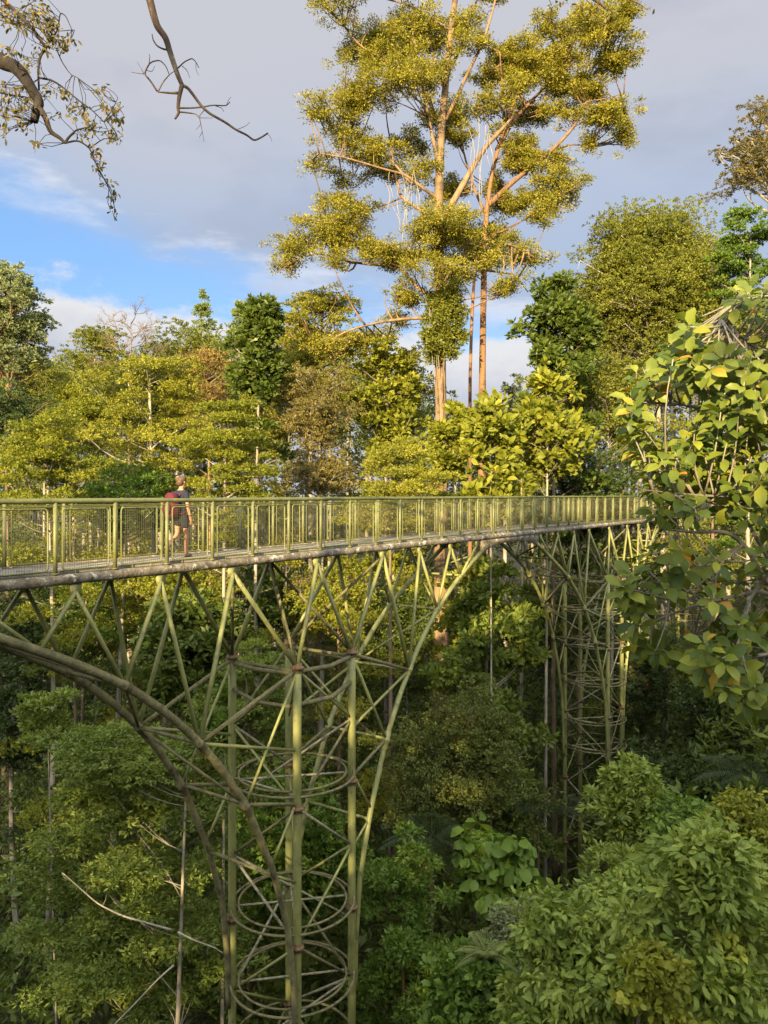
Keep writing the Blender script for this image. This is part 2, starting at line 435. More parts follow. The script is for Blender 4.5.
MAROON = plain('maroon_cloth', (.075, .010, .017), .8); SHOE = plain('shoe', (.16, .11, .08), .8); BLACKP = plain('black_strap', (.012, .012, .014), .7)
pl = at(181, 557, 17.1)
per = thing('person', 'short haired person in navy top and dark shorts walking along the railed walkway', 'person', (pl[0], pl[1], EZ + ZD))
per.rotation_euler = (0, 0, ANG)          # walks along +x
hip = .98
V = [(0, 0, hip), (0, 0, 1.14), (.01, 0, 1.30), (.005, 0, 1.43), (0, 0, 1.50), (.025, 0, 1.565),            # 0-5 spine, neck
     (.045, 0, 1.66), (.035, 0, 1.755),                                                                       # 6-7 head
     (0, -.10, .93), (.075, -.10, .50), (.055, -.10, .09), (.17, -.105, .035),                                 # 8-11 right leg (near), forward
     (0, .10, .93), (-.02, .10, .50), (-.33, .10, .20), (-.34, .10, .07),                                     # 12-15 left leg trailing
     (0, -.185, 1.40), (-.02, -.235, 1.13), (.05, -.245, .90), (.075, -.243, .81),                              # 16-19 right arm
     (0, .185, 1.40), (.02, .235, 1.13), (.12, .225, .92), (.15, .22, .84)]                                   # 20-23 left arm
E = [(0, 1), (1, 2), (2, 3), (3, 4), (4, 5), (5, 6), (6, 7), (0, 8), (8, 9), (9, 10), (10, 11), (0, 12), (12, 13), (13, 14), (14, 15),
     (3, 16), (16, 17), (17, 18), (18, 19), (3, 20), (20, 21), (21, 22), (22, 23)]
R = [(.11, .13), (.095, .115), (.10, .125), (.085, .11), .055, .055, (.085, .075), (.07, .065), .085, .058, .038, .035, .085, .055, .040, .033,
     .05, .042, .030, .026, .05, .042, .030, .026]
for base, sgn in ((19, -1), (23, 1)):                     # thumb and four fingers, curled a little
    bx, by, bz = V[base]
    for k, (dx, ln) in enumerate(((.030, .062), (.010, .072), (-.010, .066), (-.028, .052))):
        i = len(V)
        V += [(bx + dx, by, bz - .035), (bx + dx + .006, by - sgn * .006, bz - .035 - ln * .5), (bx + dx + .004, by - sgn * .022, bz - .035 - ln)]
        E += [(base, i), (i, i + 1), (i + 1, i + 2)]; R += [.0095, .0088, .0078]
    i = len(V)
    V += [(bx + .038, by - sgn * .012, bz + .005), (bx + .052, by - sgn * .02, bz - .035)]; E += [(base, i), (i, i + 1)]; R += [.011, .009]
body = skin_mesh('body', V, E, R, SKIN, per, 0, 1)
# face: nose, ears, eyes sit on the head as small features joined into one mesh per part
def part_local(name, mb, mat, parent=per):
    me = mesh_from(name, np.concatenate(mb.V), mb.fi, mb.fl, None, True); me.materials.append(mat)
    o = bpy.data.objects.new(name, me); C.objects.link(o); o.parent = parent; return o
part_local('nose', MB().ball((.138, 0, 1.655), .020, .013, .022, 10, 7), SKIN)
for s in (-1, 1):
    part_local('ear', MB().ball((.03, s * .080, 1.665), .020, .011, .030, 10, 7), SKIN)
    part_local('eye', MB().ball((.117, s * .030, 1.685), .010, .011, .007, 8, 6), BLACKP)
part_local('mouth', MB().ball((.124, 0, 1.612), .008, .022, .006, 8, 6), plain('lips', (.34, .12, .10)))
hm = MB(); hm.ball((.018, 0, 1.715), .112, .094, .085, 18, 12); hm.ball((-.035, 0, 1.665), .075, .085, .095, 16, 10); hm.ball((.045, -.02, 1.765), .085, .07, .045, 14, 9)
hm.ball((-.075, .02, 1.72), .05, .05, .05, 12, 8)
part_local('hair', hm, HAIR)
skin_mesh('shirt', [(0, 0, .90), (0, 0, 1.14), (.01, 0, 1.30), (.005, 0, 1.42), (.003, 0, 1.485), (0, -.16, 1.42), (-.012, -.225, 1.23), (0, .16, 1.42), (.012, .225, 1.23)],
          [(0, 1), (1, 2), (2, 3), (3, 4), (3, 5), (5, 6), (3, 7), (7, 8)],
          [(.165, .19), (.14, .165), (.142, .172), (.12, .15), .072, .075, .066, .075, .066], NAVY, per, 0, 2)
skin_mesh('shorts', [(0, 0, 1.02), (0, 0, .93), (.01, -.10, .86), (.045, -.105, .63), (-.0, .10, .86), (-.01, .105, .65)],
          [(0, 1), (1, 2), (2, 3), (1, 4), (4, 5)], [(.15, .172), (.15, .165), .115, .098, .115, .098], NAVY2, per, 0, 2)
sh = MB(); sh.ball((.10, -.103, .042), .135, .052, .045, 14, 8); part_local('shoe', sh, SHOE)
sh = MB(); sh.ball((-.30, .10, .055), .12, .05, .045, 14, 8); part_local('shoe', sh, SHOE)
part_local('watch', MB().ring(np.array([.045, -.245, .92]), .034, .012, 16, 6), BLACKP)
bp = thing('backpack', 'maroon backpack worn on the back of the walking person', 'backpack', pl + np.array([0, 0, 0]))
bp.location = Vector((pl[0], pl[1], EZ + ZD)) + Vector((*(-D2 * .27), 1.15)); bp.rotation_euler = (0, 0, ANG)
def bag_mesh(cx, cz, sx, sy, sz, p=3.2, nu=22, nvv=14):
    mb = MB(); Vs = []; fs = []
    for i in range(nvv + 1):
        th = math.pi * i / nvv
        for j in range(nu):
            ph = 2 * math.pi * j / nu
            a = np.array([math.sin(th) * math.cos(ph), math.sin(th) * math.sin(ph), math.cos(th)])
            k = (np.abs(a) ** p).sum() ** (-1 / p)
            a = a * k; taper = 1 - .12 * max(0, a[2])
            Vs.append((cx + a[0] * sx * taper, a[1] * sy * taper, cz + a[2] * sz))
    for i in range(nvv):
        for j in range(nu): fs.append((i * nu + j, (i + 1) * nu + j, (i + 1) * nu + (j + 1) % nu, i * nu + (j + 1) % nu))
    return mb.add(Vs, fs)
part_local('bag', bag_mesh(0, 0, .135, .175, .285), MAROON, bp)
part_local('pocket', bag_mesh(-.125, -.06, .05, .125, .14), plain('maroon_pocket', (.05, .008, .013), .8), bp)
for s in (-1, 1):
    part_local('strap', MB().tube([(.13, s * .09, .20), (.25, s * .10, .33), (.385, s * .105, .22), (.41, s * .12, 0), (.30, s * .165, -.14), (.13, s * .15, -.19)], .018, 6), MAROON, bp)
# ------------------------------------------------------------------ foliage
def unit(a): return a / (np.linalg.norm(a, axis=-1, keepdims=True) + 1e-9)
def leaf_geo(pos, d, n, L, W, detail=0):
    """flat arrays for many leaves: folded diamonds (0) or eight-point curved blades (1)"""
    d = unit(d); s = unit(np.cross(d, n)); n = unit(np.cross(s, d))
    L = L[:, None]; W = W[:, None]; k = len(pos)
    if detail == 0:
        V = np.stack([pos, pos + d * L * .45 + s * W * .5 + n * W * .14, pos + d * L - n * L * .06, pos + d * L * .45 - s * W * .5 + n * W * .14], 1)
        return V.reshape(-1, 3), np.arange(4 * k), np.full(k, 4), 1
    m1 = pos + d * L * .35 + n * L * .045; m2 = pos + d * L * .72 + n * L * .03; tip = pos + d * L * 1.0 - n * L * .10
    up = n * W * .11
    V = np.stack([pos, m1, m2, tip, m1 + s * W * .43 + up - d * L * .02, m2 + s * W * .45 + up, m1 - s * W * .43 + up - d * L * .02, m2 - s * W * .45 + up], 1)
    f = np.array([0, 1, 4, 0, 6, 1, 1, 2, 5, 4, 1, 6, 7, 2, 2, 3, 5, 2, 7, 3])
    fi = (np.arange(k)[:, None] * 8 + f[None]).ravel()
    return V.reshape(-1, 3), fi, np.tile([3, 3, 4, 4, 3, 3], k), 6

def tuft_leaves(rg, tc, tn, lpt, tr, L, Wr, droop=.1, up=.35, detail=0, flat=.6, Lvar=.3, base=None):
    """star-shaped tufts of leaves round the tuft centres tc facing tn"""
    k = len(tc) * lpt
    c = np.repeat(tc, lpt, 0); o = np.repeat(tn, lpt, 0)
    rd = unit(rg.standard_normal((k, 3)))
    d = unit(.45 * o + .95 * rd * np.array([1, 1, flat]) + np.array([0, 0, up - droop]))
    pos = c + rd * tr * rg.uniform(.1, 1, (k, 1)) * np.array([1, 1, flat])
    n = unit(np.array([0, 0, .55]) + .6 * o + .75 * rg.standard_normal((k, 3)))
    if detail: Lvar = .48
    ll = L * rg.uniform(1 - Lvar, 1 + Lvar, k)
    V, fi, fl, per = leaf_geo(pos, d, n, ll, ll * Wr, detail)
    if base is None: base = rg.uniform(0, 1, len(tc))
    tint = np.repeat(np.clip(.38 * np.repeat(base, lpt) + .24 * np.repeat(rg.uniform(0, 1, len(tc)), lpt) + .40 * rg.uniform(0, 1, k), 0, 1), per)
    return V, fi, fl, tint

def clump_tufts(rg, c, r, nt, lowest=-.35):
    z = rg.uniform(lowest, 1, nt); a = rg.uniform(0, 2 * math.pi, nt); q = np.sqrt(1 - z * z)
    u = np.stack([q * np.cos(a), q * np.sin(a), z], -1)
    rad = np.where(rg.uniform(0, 1, nt) < .65, rg.uniform(.75, 1.12, nt), rg.uniform(.25, .8, nt))[:, None]
    return c + u * r * rad, unit(u / r)

def make_crown(rg, cl, n, L, Wr, lpt, tr, droop, detail=0, lowest=-.35, flat=.6, up=.35):
    """cl: list of (centre, radii); leaves shared out by clump surface"""
    w = np.array([(r[0] * r[1] + r[0] * r[2] + r[1] * r[2]) for _, r in cl]); w = w / w.sum()
    TC = []; TN = []; TB = []
    for (c, r), q in zip(cl, w):
        a, b = clump_tufts(rg, np.asarray(c), np.asarray(r), max(3, int(n * q / lpt)), lowest)
        TC.append(a); TN.append(b); TB.append(np.full(len(a), rg.uniform(0, 1)))
    tc = np.concatenate(TC); tn = np.concatenate(TN)
    return tuft_leaves(rg, tc, tn, lpt, tr, L, Wr, droop, up, detail, flat, .3, np.concatenate(TB)), tc

def limbs(rg, mb, axis, cl, r0, tufts, twigs=4, wig=.12):
    """curved limbs from the trunk to each clump and a few twigs out of each"""
    zs = axis[:, 2]
    for c, r in cl:
        c = np.asarray(c, float)
        dist = math.hypot(c[0] - axis[-1][0], c[1] - axis[-1][1])
        z0 = np.clip(c[2] - .55 * dist - .15 * r[2], zs[0] + .25 * (zs[-1] - zs[0]), zs[-1])
        p0 = np.array([np.interp(z0, zs, axis[:, i]) for i in range(3)])
        t = np.linspace(0, 1, 7)[:, None]
        mid = (p0 + c) / 2 + np.array([0, 0, -.1 * dist]) + rg.standard_normal(3) * wig * (dist + .4)
        P = (1 - t) ** 2 * p0 + 2 * t * (1 - t) * mid + t * t * c
        rb = r0 * np.clip(.25 + .06 * dist, .2, .5)
        mb.tube(P, np.linspace(rb, rb * .3, 7), 6)
        if len(tufts):
            d = np.abs(tufts - c) / (np.asarray(r) * 1.1); idx = np.where((d ** 2).sum(1) < 1.1)[0]
            for i in rg.choice(idx, min(twigs, len(idx)), replace=False) if len(idx) else ():
                e = tufts[i]; s = P[rg.integers(3, 7)]
                mb.tube([s, (s + e) / 2 + rg.standard_normal(3) * .08 * np.linalg.norm(e - s), e], [rb * .28, rb * .2, rb * .1], 4)

def shape_clumps(rg, style, c, R, k):
    c = np.asarray(c); R = np.asarray(R); cl = []
    for i in range(k):
        if style == 'round':
            z = rg.uniform(-.55, 1); a = rg.uniform(0, 6.283); q = math.sqrt(max(0, 1 - z * z))
            f = rg.uniform(.30, .52); rr = R * f * np.array([1, 1, .8]); u = np.array([q * math.cos(a), q * math.sin(a), z])
            cl.append((c + u * (R - rr) * rg.uniform(.75, 1.04), rr))
        elif style == 'layer':
            z = rg.uniform(-.9, .95); a = rg.uniform(0, 6.283)
            q = math.sqrt(max(.02, 1 - max(z, 0) ** 1.6)) * rg.uniform(.25, .85)
            f = rg.uniform(.28, .5); rr = np.array([R[0] * f, R[1] * f, min(R[2] * .17, R[0] * f * .4)])
            cl.append((c + np.array([q * math.cos(a), q * math.sin(a), z]) * (R - rr), rr))
        elif style == 'tiers':
            z = rg.uniform(-1, .95); a = rg.uniform(0, 6.283); q = rg.uniform(.2, 1) * (1 - .45 * max(z, 0) ** 1.5)
            f = rg.uniform(.16, .34); rr = np.array([R[0] * f, R[1] * f * 1.2, np.clip(R[0] * .11, .15, .45)])
            cl.append((c + np.array([q * math.cos(a), q * math.sin(a), z]) * (R - rr * .6), rr))
        elif style == 'column':
            z = rg.uniform(-1, 1); a = rg.uniform(0, 6.283); q = rg.uniform(.2, .8)
            f = rg.uniform(.35, .55); rr = np.array([R[0] * f, R[1] * f, min(R[2] * .2, R[0] * f)])
            cl.append((c + np.array([q * math.cos(a), q * math.sin(a), z]) * (R - rr), rr))
        elif style == 'loose':
            z = rg.uniform(-.8, 1); a = rg.uniform(0, 6.283); q = math.sqrt(max(.05, 1 - z * z)) * rg.uniform(.3, 1)
            f = rg.uniform(.20, .38); rr = R * f * np.array([1, 1, .75])
            cl.append((c + np.array([q * math.cos(a), q * math.sin(a), z]) * (R - rr), rr))
        elif style == 'cone':
            z = rg.uniform(-1, 1); a = rg.uniform(0, 6.283); q = (1 - (z + 1) / 2.15) * rg.uniform(.5, 1)
            f = .18 + .2 * (1 - (z + 1) / 2); rr = np.array([R[0] * f, R[1] * f, R[2] * .13])
            cl.append((c + np.array([q * math.cos(a), q * math.sin(a), z]) * (R - rr * .8), rr))
    if style in ('round', 'loose', 'column'):
        out = []
        for c0, r in cl:
            for j in range(5):
                u = rg.standard_normal(3) * .48; out.append((c0 + u * r, r * rg.uniform(.36, .72)))
        cl = out
    return cl

LEAVES = 0
G1, G2 = 'trees of the far canopy', 'trees down in the valley'
def tree(name, label, cat, px, yt, yb, w, Y, style, mat, bark, n, L=.17, Wr=.5, k=18, tr=.12, droop=.1, lpt=12, tw=.16, base_px=None,
         group=None, seed=None, depth=None, detail=0, lowest=-.35, cl=None, sway=.5, limb=True, flat=.6, up=.35, top_frac=.55, twigs=4, skirt=None, back=0, lean=1):
    global LEAVES
    if Y >= 29 and L < .26: L *= .78; n = int(n * 1.6)
    if style == 'layer': style = 'tiers'; k = int(k * 1.5)
    rg = np.random.default_rng(seed if seed is not None else int(px * 7 + yt * 13 + Y * 101) % 100000)
    c = at(px, (yt + yb) / 2, Y)
    R = np.array([w / 2 / F * Y, (depth or min(w / 2 / F * Y * .95, 6)), (yb - yt) / 2 / F * Y])
    c = c + np.array([0, back, 0])
    cl = cl or shape_clumps(rg, style, c, R, k)
    bx = at(base_px if base_px is not None else px, 0, Y)[0]
    gz = float(ground(bx, Y))
    t = thing(name, label, cat, (bx, Y, gz), group)
    if skirt is None: skirt = 1 if group in (G1, G2) and name in ('forest_tree', 'layered_tree', 'vine_column') else 0
    if skirt:                                    # leafy lower storey on the stem
        zl, zh = max(gz + 1.5, c[2] - R[2] - 13), c[2] - R[2] * .7
        ns = int(4 + (zh - zl) * .9 * skirt)
        for i in range(ns):
            a = rg.uniform(0, 6.283); q = R[0] * rg.uniform(.15, .8); rr = R[0] * rg.uniform(.22, .42)
            cl.append((np.array([c[0] + q * math.cos(a), Y + min(q, 4) * math.sin(a), rg.uniform(zl, zh)]), np.array([rr, rr, rr * rg.uniform(.35, .7)])))
        n = int(n * (1 + .5 * skirt))
    (V, fi, fl, ti), tufts = make_crown(rg, cl, n, L, Wr, lpt, tr, droop, detail, lowest, flat, up)
    LEAVES += n
    topz = c[2] + R[2] * top_frac
    if topz < gz + .6: topz = gz + .6
    zz = np.linspace(gz - .3, topz, 12); f = (zz - zz[0]) / (zz[-1] - zz[0])
    sw = rg.uniform(-1, 1, 2) * sway
    ax = np.stack([bx + (c[0] - bx) * np.clip(f * 1.25 - .25, 0, 1) * lean + sw[0] * np.sin(f * 3.1), Y + back * .5 * np.clip(f * 2 - 1, 0, 1) + sw[1] * np.sin(f * 2.6), zz], -1)
    mb = MB(); mb.tube(ax, tw * (1 - .72 * f) * (1 + .5 * np.exp(-f * 18)), 9)
    if limb: limbs(rg, mb, ax, cl[::2] if lean else cl[::5], tw * (.6 if lean else .35), tufts, twigs if lean else 2)
    mb.put('trunk', BM[bark], t)
    put('crown', V, fi, fl, LM[mat], t, ti)
    return t

# ---- the two giants and their slim neighbour, clump by clump
def px_clumps(rg, lst, Y, grow=1.0, spread=3.0):
    cl = []
    for q in lst:
        x, y, rx, ry = q[:4]; dy = q[4] if len(q) > 4 else rg.uniform(-spread, spread)
        s = Y / F
        big = (at(x, y, Y) + np.array([0, dy, 0]), np.array([rx * s, rx * s * .9, ry * s]) * grow)
        # break each clump into a few lobes
        for j in range(28):
            u = rg.standard_normal(3) * np.array([.52, .52, .48])
            f = rg.uniform(.13, .38); cl.append((big[0] + u * big[1] * 1.15, big[1] * f * rg.uniform(.7, 1.4, 3)))
    return cl
def px_limb(mb, pts, Y, r0, r1, dy=(0, 0), sides=8):
    P = np.array([at(x, y, Y) for x, y in pts]); n = len(P); f = np.linspace(0, 1, n)
    P[:, 1] += dy[0] + (dy[1] - dy[0]) * f
    # smooth by subdivision
    tt = np.linspace(0, n - 1, n * 4); Q = np.stack([np.interp(tt, np.arange(n), P[:, i]) for i in range(3)], -1)
    for _ in range(2): Q[1:-1] = .25 * Q[:-2] + .5 * Q[1:-1] + .25 * Q[2:]
    mb.tube(Q, np.linspace(r0, r1, len(Q)), sides)
    return Q
def giant(name, label, Y, trunk_pts, tr0, tr1, limb_list, clumps, n, mat, bark, L=.17, seed=5, spread=3.0):
    global LEAVES
    rg = np.random.default_rng(seed)
    b = at(trunk_pts[0][0], 0, Y); gz = float(ground(b[0], Y))
    t = thing(name, label, 'tree', (b[0], Y, gz))
    mb = MB()
    y0 = HY + (EZ - gz + .4) * F / Y
    pts = [(trunk_pts[0][0], y0)] + trunk_pts
    f = np.linspace(0, 1, len(pts) * 4)
    P = np.array([at(x, y, Y) for x, y in pts]); tt = np.linspace(0, len(pts) - 1, len(pts) * 4)
    Q = np.stack([np.interp(tt, np.arange(len(pts)), P[:, i]) for i in range(3)], -1)
    for _ in range(3): Q[1:-1] = .25 * Q[:-2] + .5 * Q[1:-1] + .25 * Q[2:]
    zf = (Q[:, 2] - Q[0, 2]) / (Q[-1, 2] - Q[0, 2])
    mb.tube(Q, (tr0 + (tr1 - tr0) * zf) * (1 + .5 * np.exp(-zf * 25)), 14, wob=.035, rng=rg)
    lb = mb; Ls = [Q]
    for pts, a, c, dy in limb_list: Ls.append(px_limb(lb, pts, Y, a * .72, c * .7, dy))
    cl = px_clumps(rg, clumps, Y, 1.0, spread)
    (V, fi, fl, ti), tufts = make_crown(rg, cl, n, L, .5, 7, .34, .1, 0, -.8)
    allp = np.concatenate(Ls)
    # small branches from the nearest limb point (below) to every lobe
    for c, r in cl[::5]:
        dd = np.linalg.norm((allp - c) * np.array([1, .6, 1]), axis=1) + np.where(allp[:, 2] > c[2], 1.5, 0)
        dd = dd * rg.uniform(.8, 1.35, len(dd)); p0 = allp[dd.argmin()]; mid = (p0 + c) / 2 + rg.standard_normal(3) * .12 * dd.min() + np.array([0, 0, -.08 * dd.min()])
        tq = np.linspace(0, 1, 6)[:, None]; Pq = (1 - tq) ** 2 * p0 + 2 * tq * (1 - tq) * mid + tq * tq * c
        rb = np.clip(.016 * dd.min() + .015, .015, .07)
        lb.tube(Pq, np.linspace(rb, rb * .35, 6), 5)
        d = ((tufts - c) / (r * 1.1)); idx = np.where((d ** 2).sum(1) < 1.1)[0]
        for i in rg.choice(idx, min(3, len(idx)), replace=False) if len(idx) else ():
            e = tufts[i]; lb.tube([c, (c + e) / 2 + rg.standard_normal(3) * .1, e], [rb * .35, rb * .25, .01], 4)
    mb.put('trunk', BM[bark], t)
    put('crown', V, fi, fl, LM[mat], t, ti); LEAVES += n
    return t

CL1 = [(338,10,22,14),(364,23,25,14),(390,21,28,18),(416,31,24,16),(442,16,22,14),(369,52,18,8),(354,70,16,10),(348,91,14,8),(403,70,18,12),(377,99,22,14),
 (406,104,24,13),(440,112,20,12),(346,120,22,11),(320,130,14,9),(372,138,22,12),(341,148,15,9),(385,156,20,10),(361,156,18,10),(317,166,13,9),(343,170,14,7),
 (408,128,18,10),(427,168,12,10),(414,172,10,10),(335,204,22,12),(359,199,18,10),(325,225,20,11),(346,227,22,12),(302,240,18,9),(281,256,12,9),(299,258,16,6),
 (338,245,22,10),(369,243,16,12),(341,274,10,10),(385,258,22,9),(406,248,20,12),(429,243,24,14),(447,235,22,14),(408,295,18,14),(427,282,20,14),(398,313,14,8),
 (456,238,22,12),(479,243,22,12),(497,256,20,12),(521,261,16,9),(456,282,14,14),(505,292,14,8),(466,23,14,10),(466,50,16,10),(430,85,16,10),(424,60,14,10),
 (350,-8,20,10),(395,-12,24,12),(440,-14,20,10),(490,2,14,5),(320,-2,10,8),(380,330,16,7),(352,340,18,8),(325,352,14,7)]
LB1 = [([(412,185),(385,150),(355,128),(325,126)], .10, .03, (0, 1)), ([(420,85),(390,60),(360,40),(340,12)], .10, .03, (0, 1)), ([(400,265),(375,250),(350,228),(325,215)], .10, .03, (0, 1)), ([(450,30),(410,5),(370,-5),(335,-8)], .10, .03, (0, 0)),
 ([(444,218),(465,180),(485,145),(505,122),(518,106)], .30, .10, (0, 1)), ([(441,175),(428,120),(418,70),(410,30)], .18, .06, (0, -1)),
 ([(440,200),(424,192),(405,180),(385,178),(350,170),(322,168)], .16, .04, (0, -2)), ([(438,225),(418,205),(400,190),(395,160),(388,110)], .17, .05, (0, 2)),
 ([(447,75),(462,45),(472,15),(480,-12)], .15, .06, (0, 0)), ([(446,120),(470,70),(483,45),(492,15),(497,-8)], .16, .06, (0, -1)),
 ([(440,300),(420,290),(400,265),(370,262),(345,258),(318,248),(290,256)], .17, .05, (0, 1)), ([(440,318),(412,320),(384,325),(350,335),(315,357)], .16, .05, (0, -2)),
 ([(440,290),(456,262),(478,246),(505,252),(522,262)], .15, .05, (0, -2)), ([(444,140),(430,100),(420,85),(400,80),(372,84)], .14, .05, (0, 1)), ([(447,95),(435,60),(430,20),(425,-10)], .15, .05, (0, 2))]
giant('emergent_tree', 'giant tree with orange bark rising highest above the forest, climber wrapped round its trunk', 46,
      [(441, 400), (440, 330), (438, 250), (439, 180), (442, 120), (448, 60), (455, 0), (459, -30)], .56, .15, LB1, CL1, 200000, 'amber', 'orange', .135, seed=5)
CL2 = [(552,26,16,11),(578,23,16,12),(607,42,18,12),(617,55,10,12),(508,57,20,12),(526,52,16,10),(557,50,22,13),(586,58,22,13),(492,70,14,10),(544,76,24,13),
 (518,78,18,12),(575,83,22,12),(607,76,18,10),(531,96,18,9),(586,99,12,8),(622,102,14,10),(607,110,14,9),(552,110,10,7),(594,133,16,9),(620,140,9,12),(586,148,8,8),
 (570,122,10,6),(505,109,10,9),(463,91,12,9),(484,120,16,12),(528,138,14,10),(521,154,16,12),(456,143,14,8),(458,172,16,14),(557,161,10,8),(528,167,18,12),
 (555,188,18,10),(573,185,9,10),(526,204,16,10),(544,209,14,10),(534,230,12,9),(502,222,10,8),(512,185,14,10),(500,170,12,9)]
LB2 = [([(548,80),(560,55),(580,30)], .09, .03, (1, 1)), ([(548,80),(585,72),(616,58)], .09, .03, (1, 1)), ([(525,105),(515,75),(508,58)], .09, .03, (0, 0)), ([(582,110),(605,106),(622,100)], .07, .02, (-1, -1)),
 ([(489,205),(510,185),(530,170),(553,152),(572,132),(582,110)], .26, .08, (0, -1)), ([(484,270),(500,272),(515,275),(528,292)], .12, .05, (0, 0)),
 ([(497,150),(510,125),(525,105),(548,80),(570,60)], .22, .07, (0, 1)), ([(486,215),(476,190),(465,150),(460,110)], .15, .05, (0, 1)), ([(505,126),(500,95),(495,70)], .13, .05, (0, -2)),
 ([(553,152),(570,144),(588,146)], .10, .05, (0, 0)), ([(530,170),(540,195),(545,212)], .10, .04, (0, -1))]
giant('emergent_tree', 'second giant tree with smooth bare red trunk and crown spreading to the right', 48.5,
      [(482, 400), (483, 330), (484, 270), (485, 230), (489, 190), (497, 150), (507, 122), (520, 90)], .40, .11, LB2, CL2, 150000, 'amber', 'red', .14, seed=8)
giant('slim_tree', 'slim pole like tree standing between the two giant trunks', 58,
      [(470, 420), (470, 380), (472, 310), (476, 255), (478, 240)], .20, .10, [([(474,275),(490,285),(500,300)], .07, .03, (0, 0)), ([(473,300),(462,280),(452,272)], .07, .03, (0, 0))],
      [(480, 240, 16, 9), (500, 290, 10, 7), (455, 272, 10, 7), (490, 262, 12, 7)], 7000, 'olive', 'red', seed=9, spread=1)
# climber round the first trunk, and hanging lianas
rg = np.random.default_rng(77)
tree('climbing_plant', 'leafy climber wrapped round the trunk of the tallest tree', 'climber', 444, 285, 372, 54, 45.2, 'loose', 'olive', 'brown', 12000, .22, .5, 34, .2, .35, tw=.07, depth=1.3, seed=31, sway=.1, base_px=446, lowest=-.8)
LIANA = [(402,172,232,45),(405,176,246,45.6),(411,168,238,45),(408,172,222,46),(392,170,205,46),(417,170,214,45),(470,128,178,45),(477,118,196,45.5),(483,124,206,45),(488,130,172,46),
         (432,278,420,45.1),(437,285,440,45),(443,290,400,45),(428,300,345,45.3),(466,200,228,46),(398,176,226,45.4),(414,176,250,45.8),(420,190,240,45.2),(395,205,236,46),(434,262,330,44.9),(441,270,372,44.9),(446,280,360,45),(474,140,190,45.2),(493,132,168,45.6),(480,150,214,46),(386,182,214,45)]
for i, (x, y0, y1, Y) in enumerate(LIANA):
    a = at(x, y0, Y); b = at(x + rg.uniform(-4, 4), y1, Y)
    P = np.array([a + (b - a) * f + np.array([.18 * math.sin(f * 4 + i), .1 * math.cos(f * 5), 0]) for f in np.linspace(0, 1, 9)])
    o = MB().tube(P, .018, 5).put('liana', BM['grey'])
    tag(o, 'thin pale liana hanging from the limbs of the tallest tree', 'liana', 'lianas hanging in the tallest tree')
# ---- forest behind the walkway (everything above the handrail)
G1, G2 = 'trees of the far canopy', 'trees down in the valley'
T = tree
T('forest_tree', 'pale loose leaved tree with forked stem cut by the left edge of the photo', 'tree', 6, 258, 400, 110, 44, 'loose', 'grey', 'orange', 17000, .24, k=32, tw=.3, base_px=6, group=G1)
T('forest_tree', 'shadowy dark tree low at the left edge under the pale forked one', 'tree', 6, 380, 490, 100, 40, 'round', 'deep', 'brown', 14000, group=G1)
T('forest_tree', 'rounded olive crown left of the bare grey tree', 'tree', 95, 326, 420, 84, 70, 'round', 'olive', 'grey', 12000, .24, group=G1, top_frac=.3)
T('forest_tree', 'small feathery pale crown poking into the sky right of the bare tree', 'tree', 203, 290, 352, 40, 78, 'cone', 'pale', 'grey', 6000, .24, group=G1, k=24)
T('forest_tree', 'second feathery pale tip just left of the dark glossy column', 'tree', 240, 300, 350, 36, 76, 'cone', 'pale', 'grey', 5000, .24, group=G1, k=20)
T('forest_tree', 'broad olive crown below the two feathery tips', 'tree', 186, 322, 430, 100, 64, 'round', 'olive', 'grey', 14000, .24, group=G1)
T('forest_tree', 'dense bright lime dome low on the left beneath the olive crown', 'tree', 82, 380, 460, 82, 47, 'round', 'lime', 'brown', 16000, .15, group=G1, tr=.16)
T('layered_tree', 'wide golden green tree in flat tiers straight above the walking person', 'tree', 150, 352, 480, 150, 41, 'layer', 'gold', 'pale', 27000, .16, k=34, tw=.22, base_px=148, group=G1)
T('forest_tree', 'half bare russet brown tree in the middle of the left canopy', 'tree', 206, 345, 435, 84, 56, 'loose', 'russet', 'orange', 7000, .18, k=26, tw=.2, group=G1, twigs=9)
T('vine_column', 'dark glossy large leaved column of climbers over a hidden trunk', 'tree', 260, 302, 412, 64, 43, 'loose', 'dark', 'grey', 11000, .32, .55, k=40, tr=.2, group=G1)
T('forest_tree', 'tall airy olive gold crown beside the left limb of the tallest tree', 'tree', 322, 287, 375, 128, 50, 'loose', 'gold', 'orange', 19000, .18, k=30, tw=.25, group=G1)
T('layered_tree', 'yellow green tiered tree right of the walking person', 'tree', 226, 396, 505, 104, 36, 'layer', 'lime', 'pale', 20000, .15, k=30, tw=.16, base_px=228, group=G1)
T('vine_column', 'brownish tree draped in hanging dry vines', 'tree', 318, 362, 505, 104, 44, 'column', 'brown', 'pale', 17000, .2, .3, k=30, droop=1.0, tw=.2, group=G1, lowest=-.9)
T('forest_tree', 'golden mid height crown directly right of the dark glossy column', 'tree', 292, 338, 432, 78, 47, 'round', 'gold', 'grey', 13000, .17, group=G1)
T('layered_tree', 'sunlit tiered tree at lower left just over the handrail', 'tree', 45, 412, 520, 128, 33, 'layer', 'lime', 'pale', 21000, .15, k=30, tw=.15, group=G1)
T('forest_tree', 'dim green tree filling the gap behind the walking person', 'tree', 128, 452, 560, 120, 38, 'round', 'mid', 'pale', 13000, base_px=113, group=G1, tw=.2)
T('forest_tree', 'bright broad leaved tree just left of the tallest trunk', 'tree', 386, 344, 460, 92, 47.5, 'loose', 'lime', 'grey', 10000, .32, .55, k=26, tr=.2, group=G1)
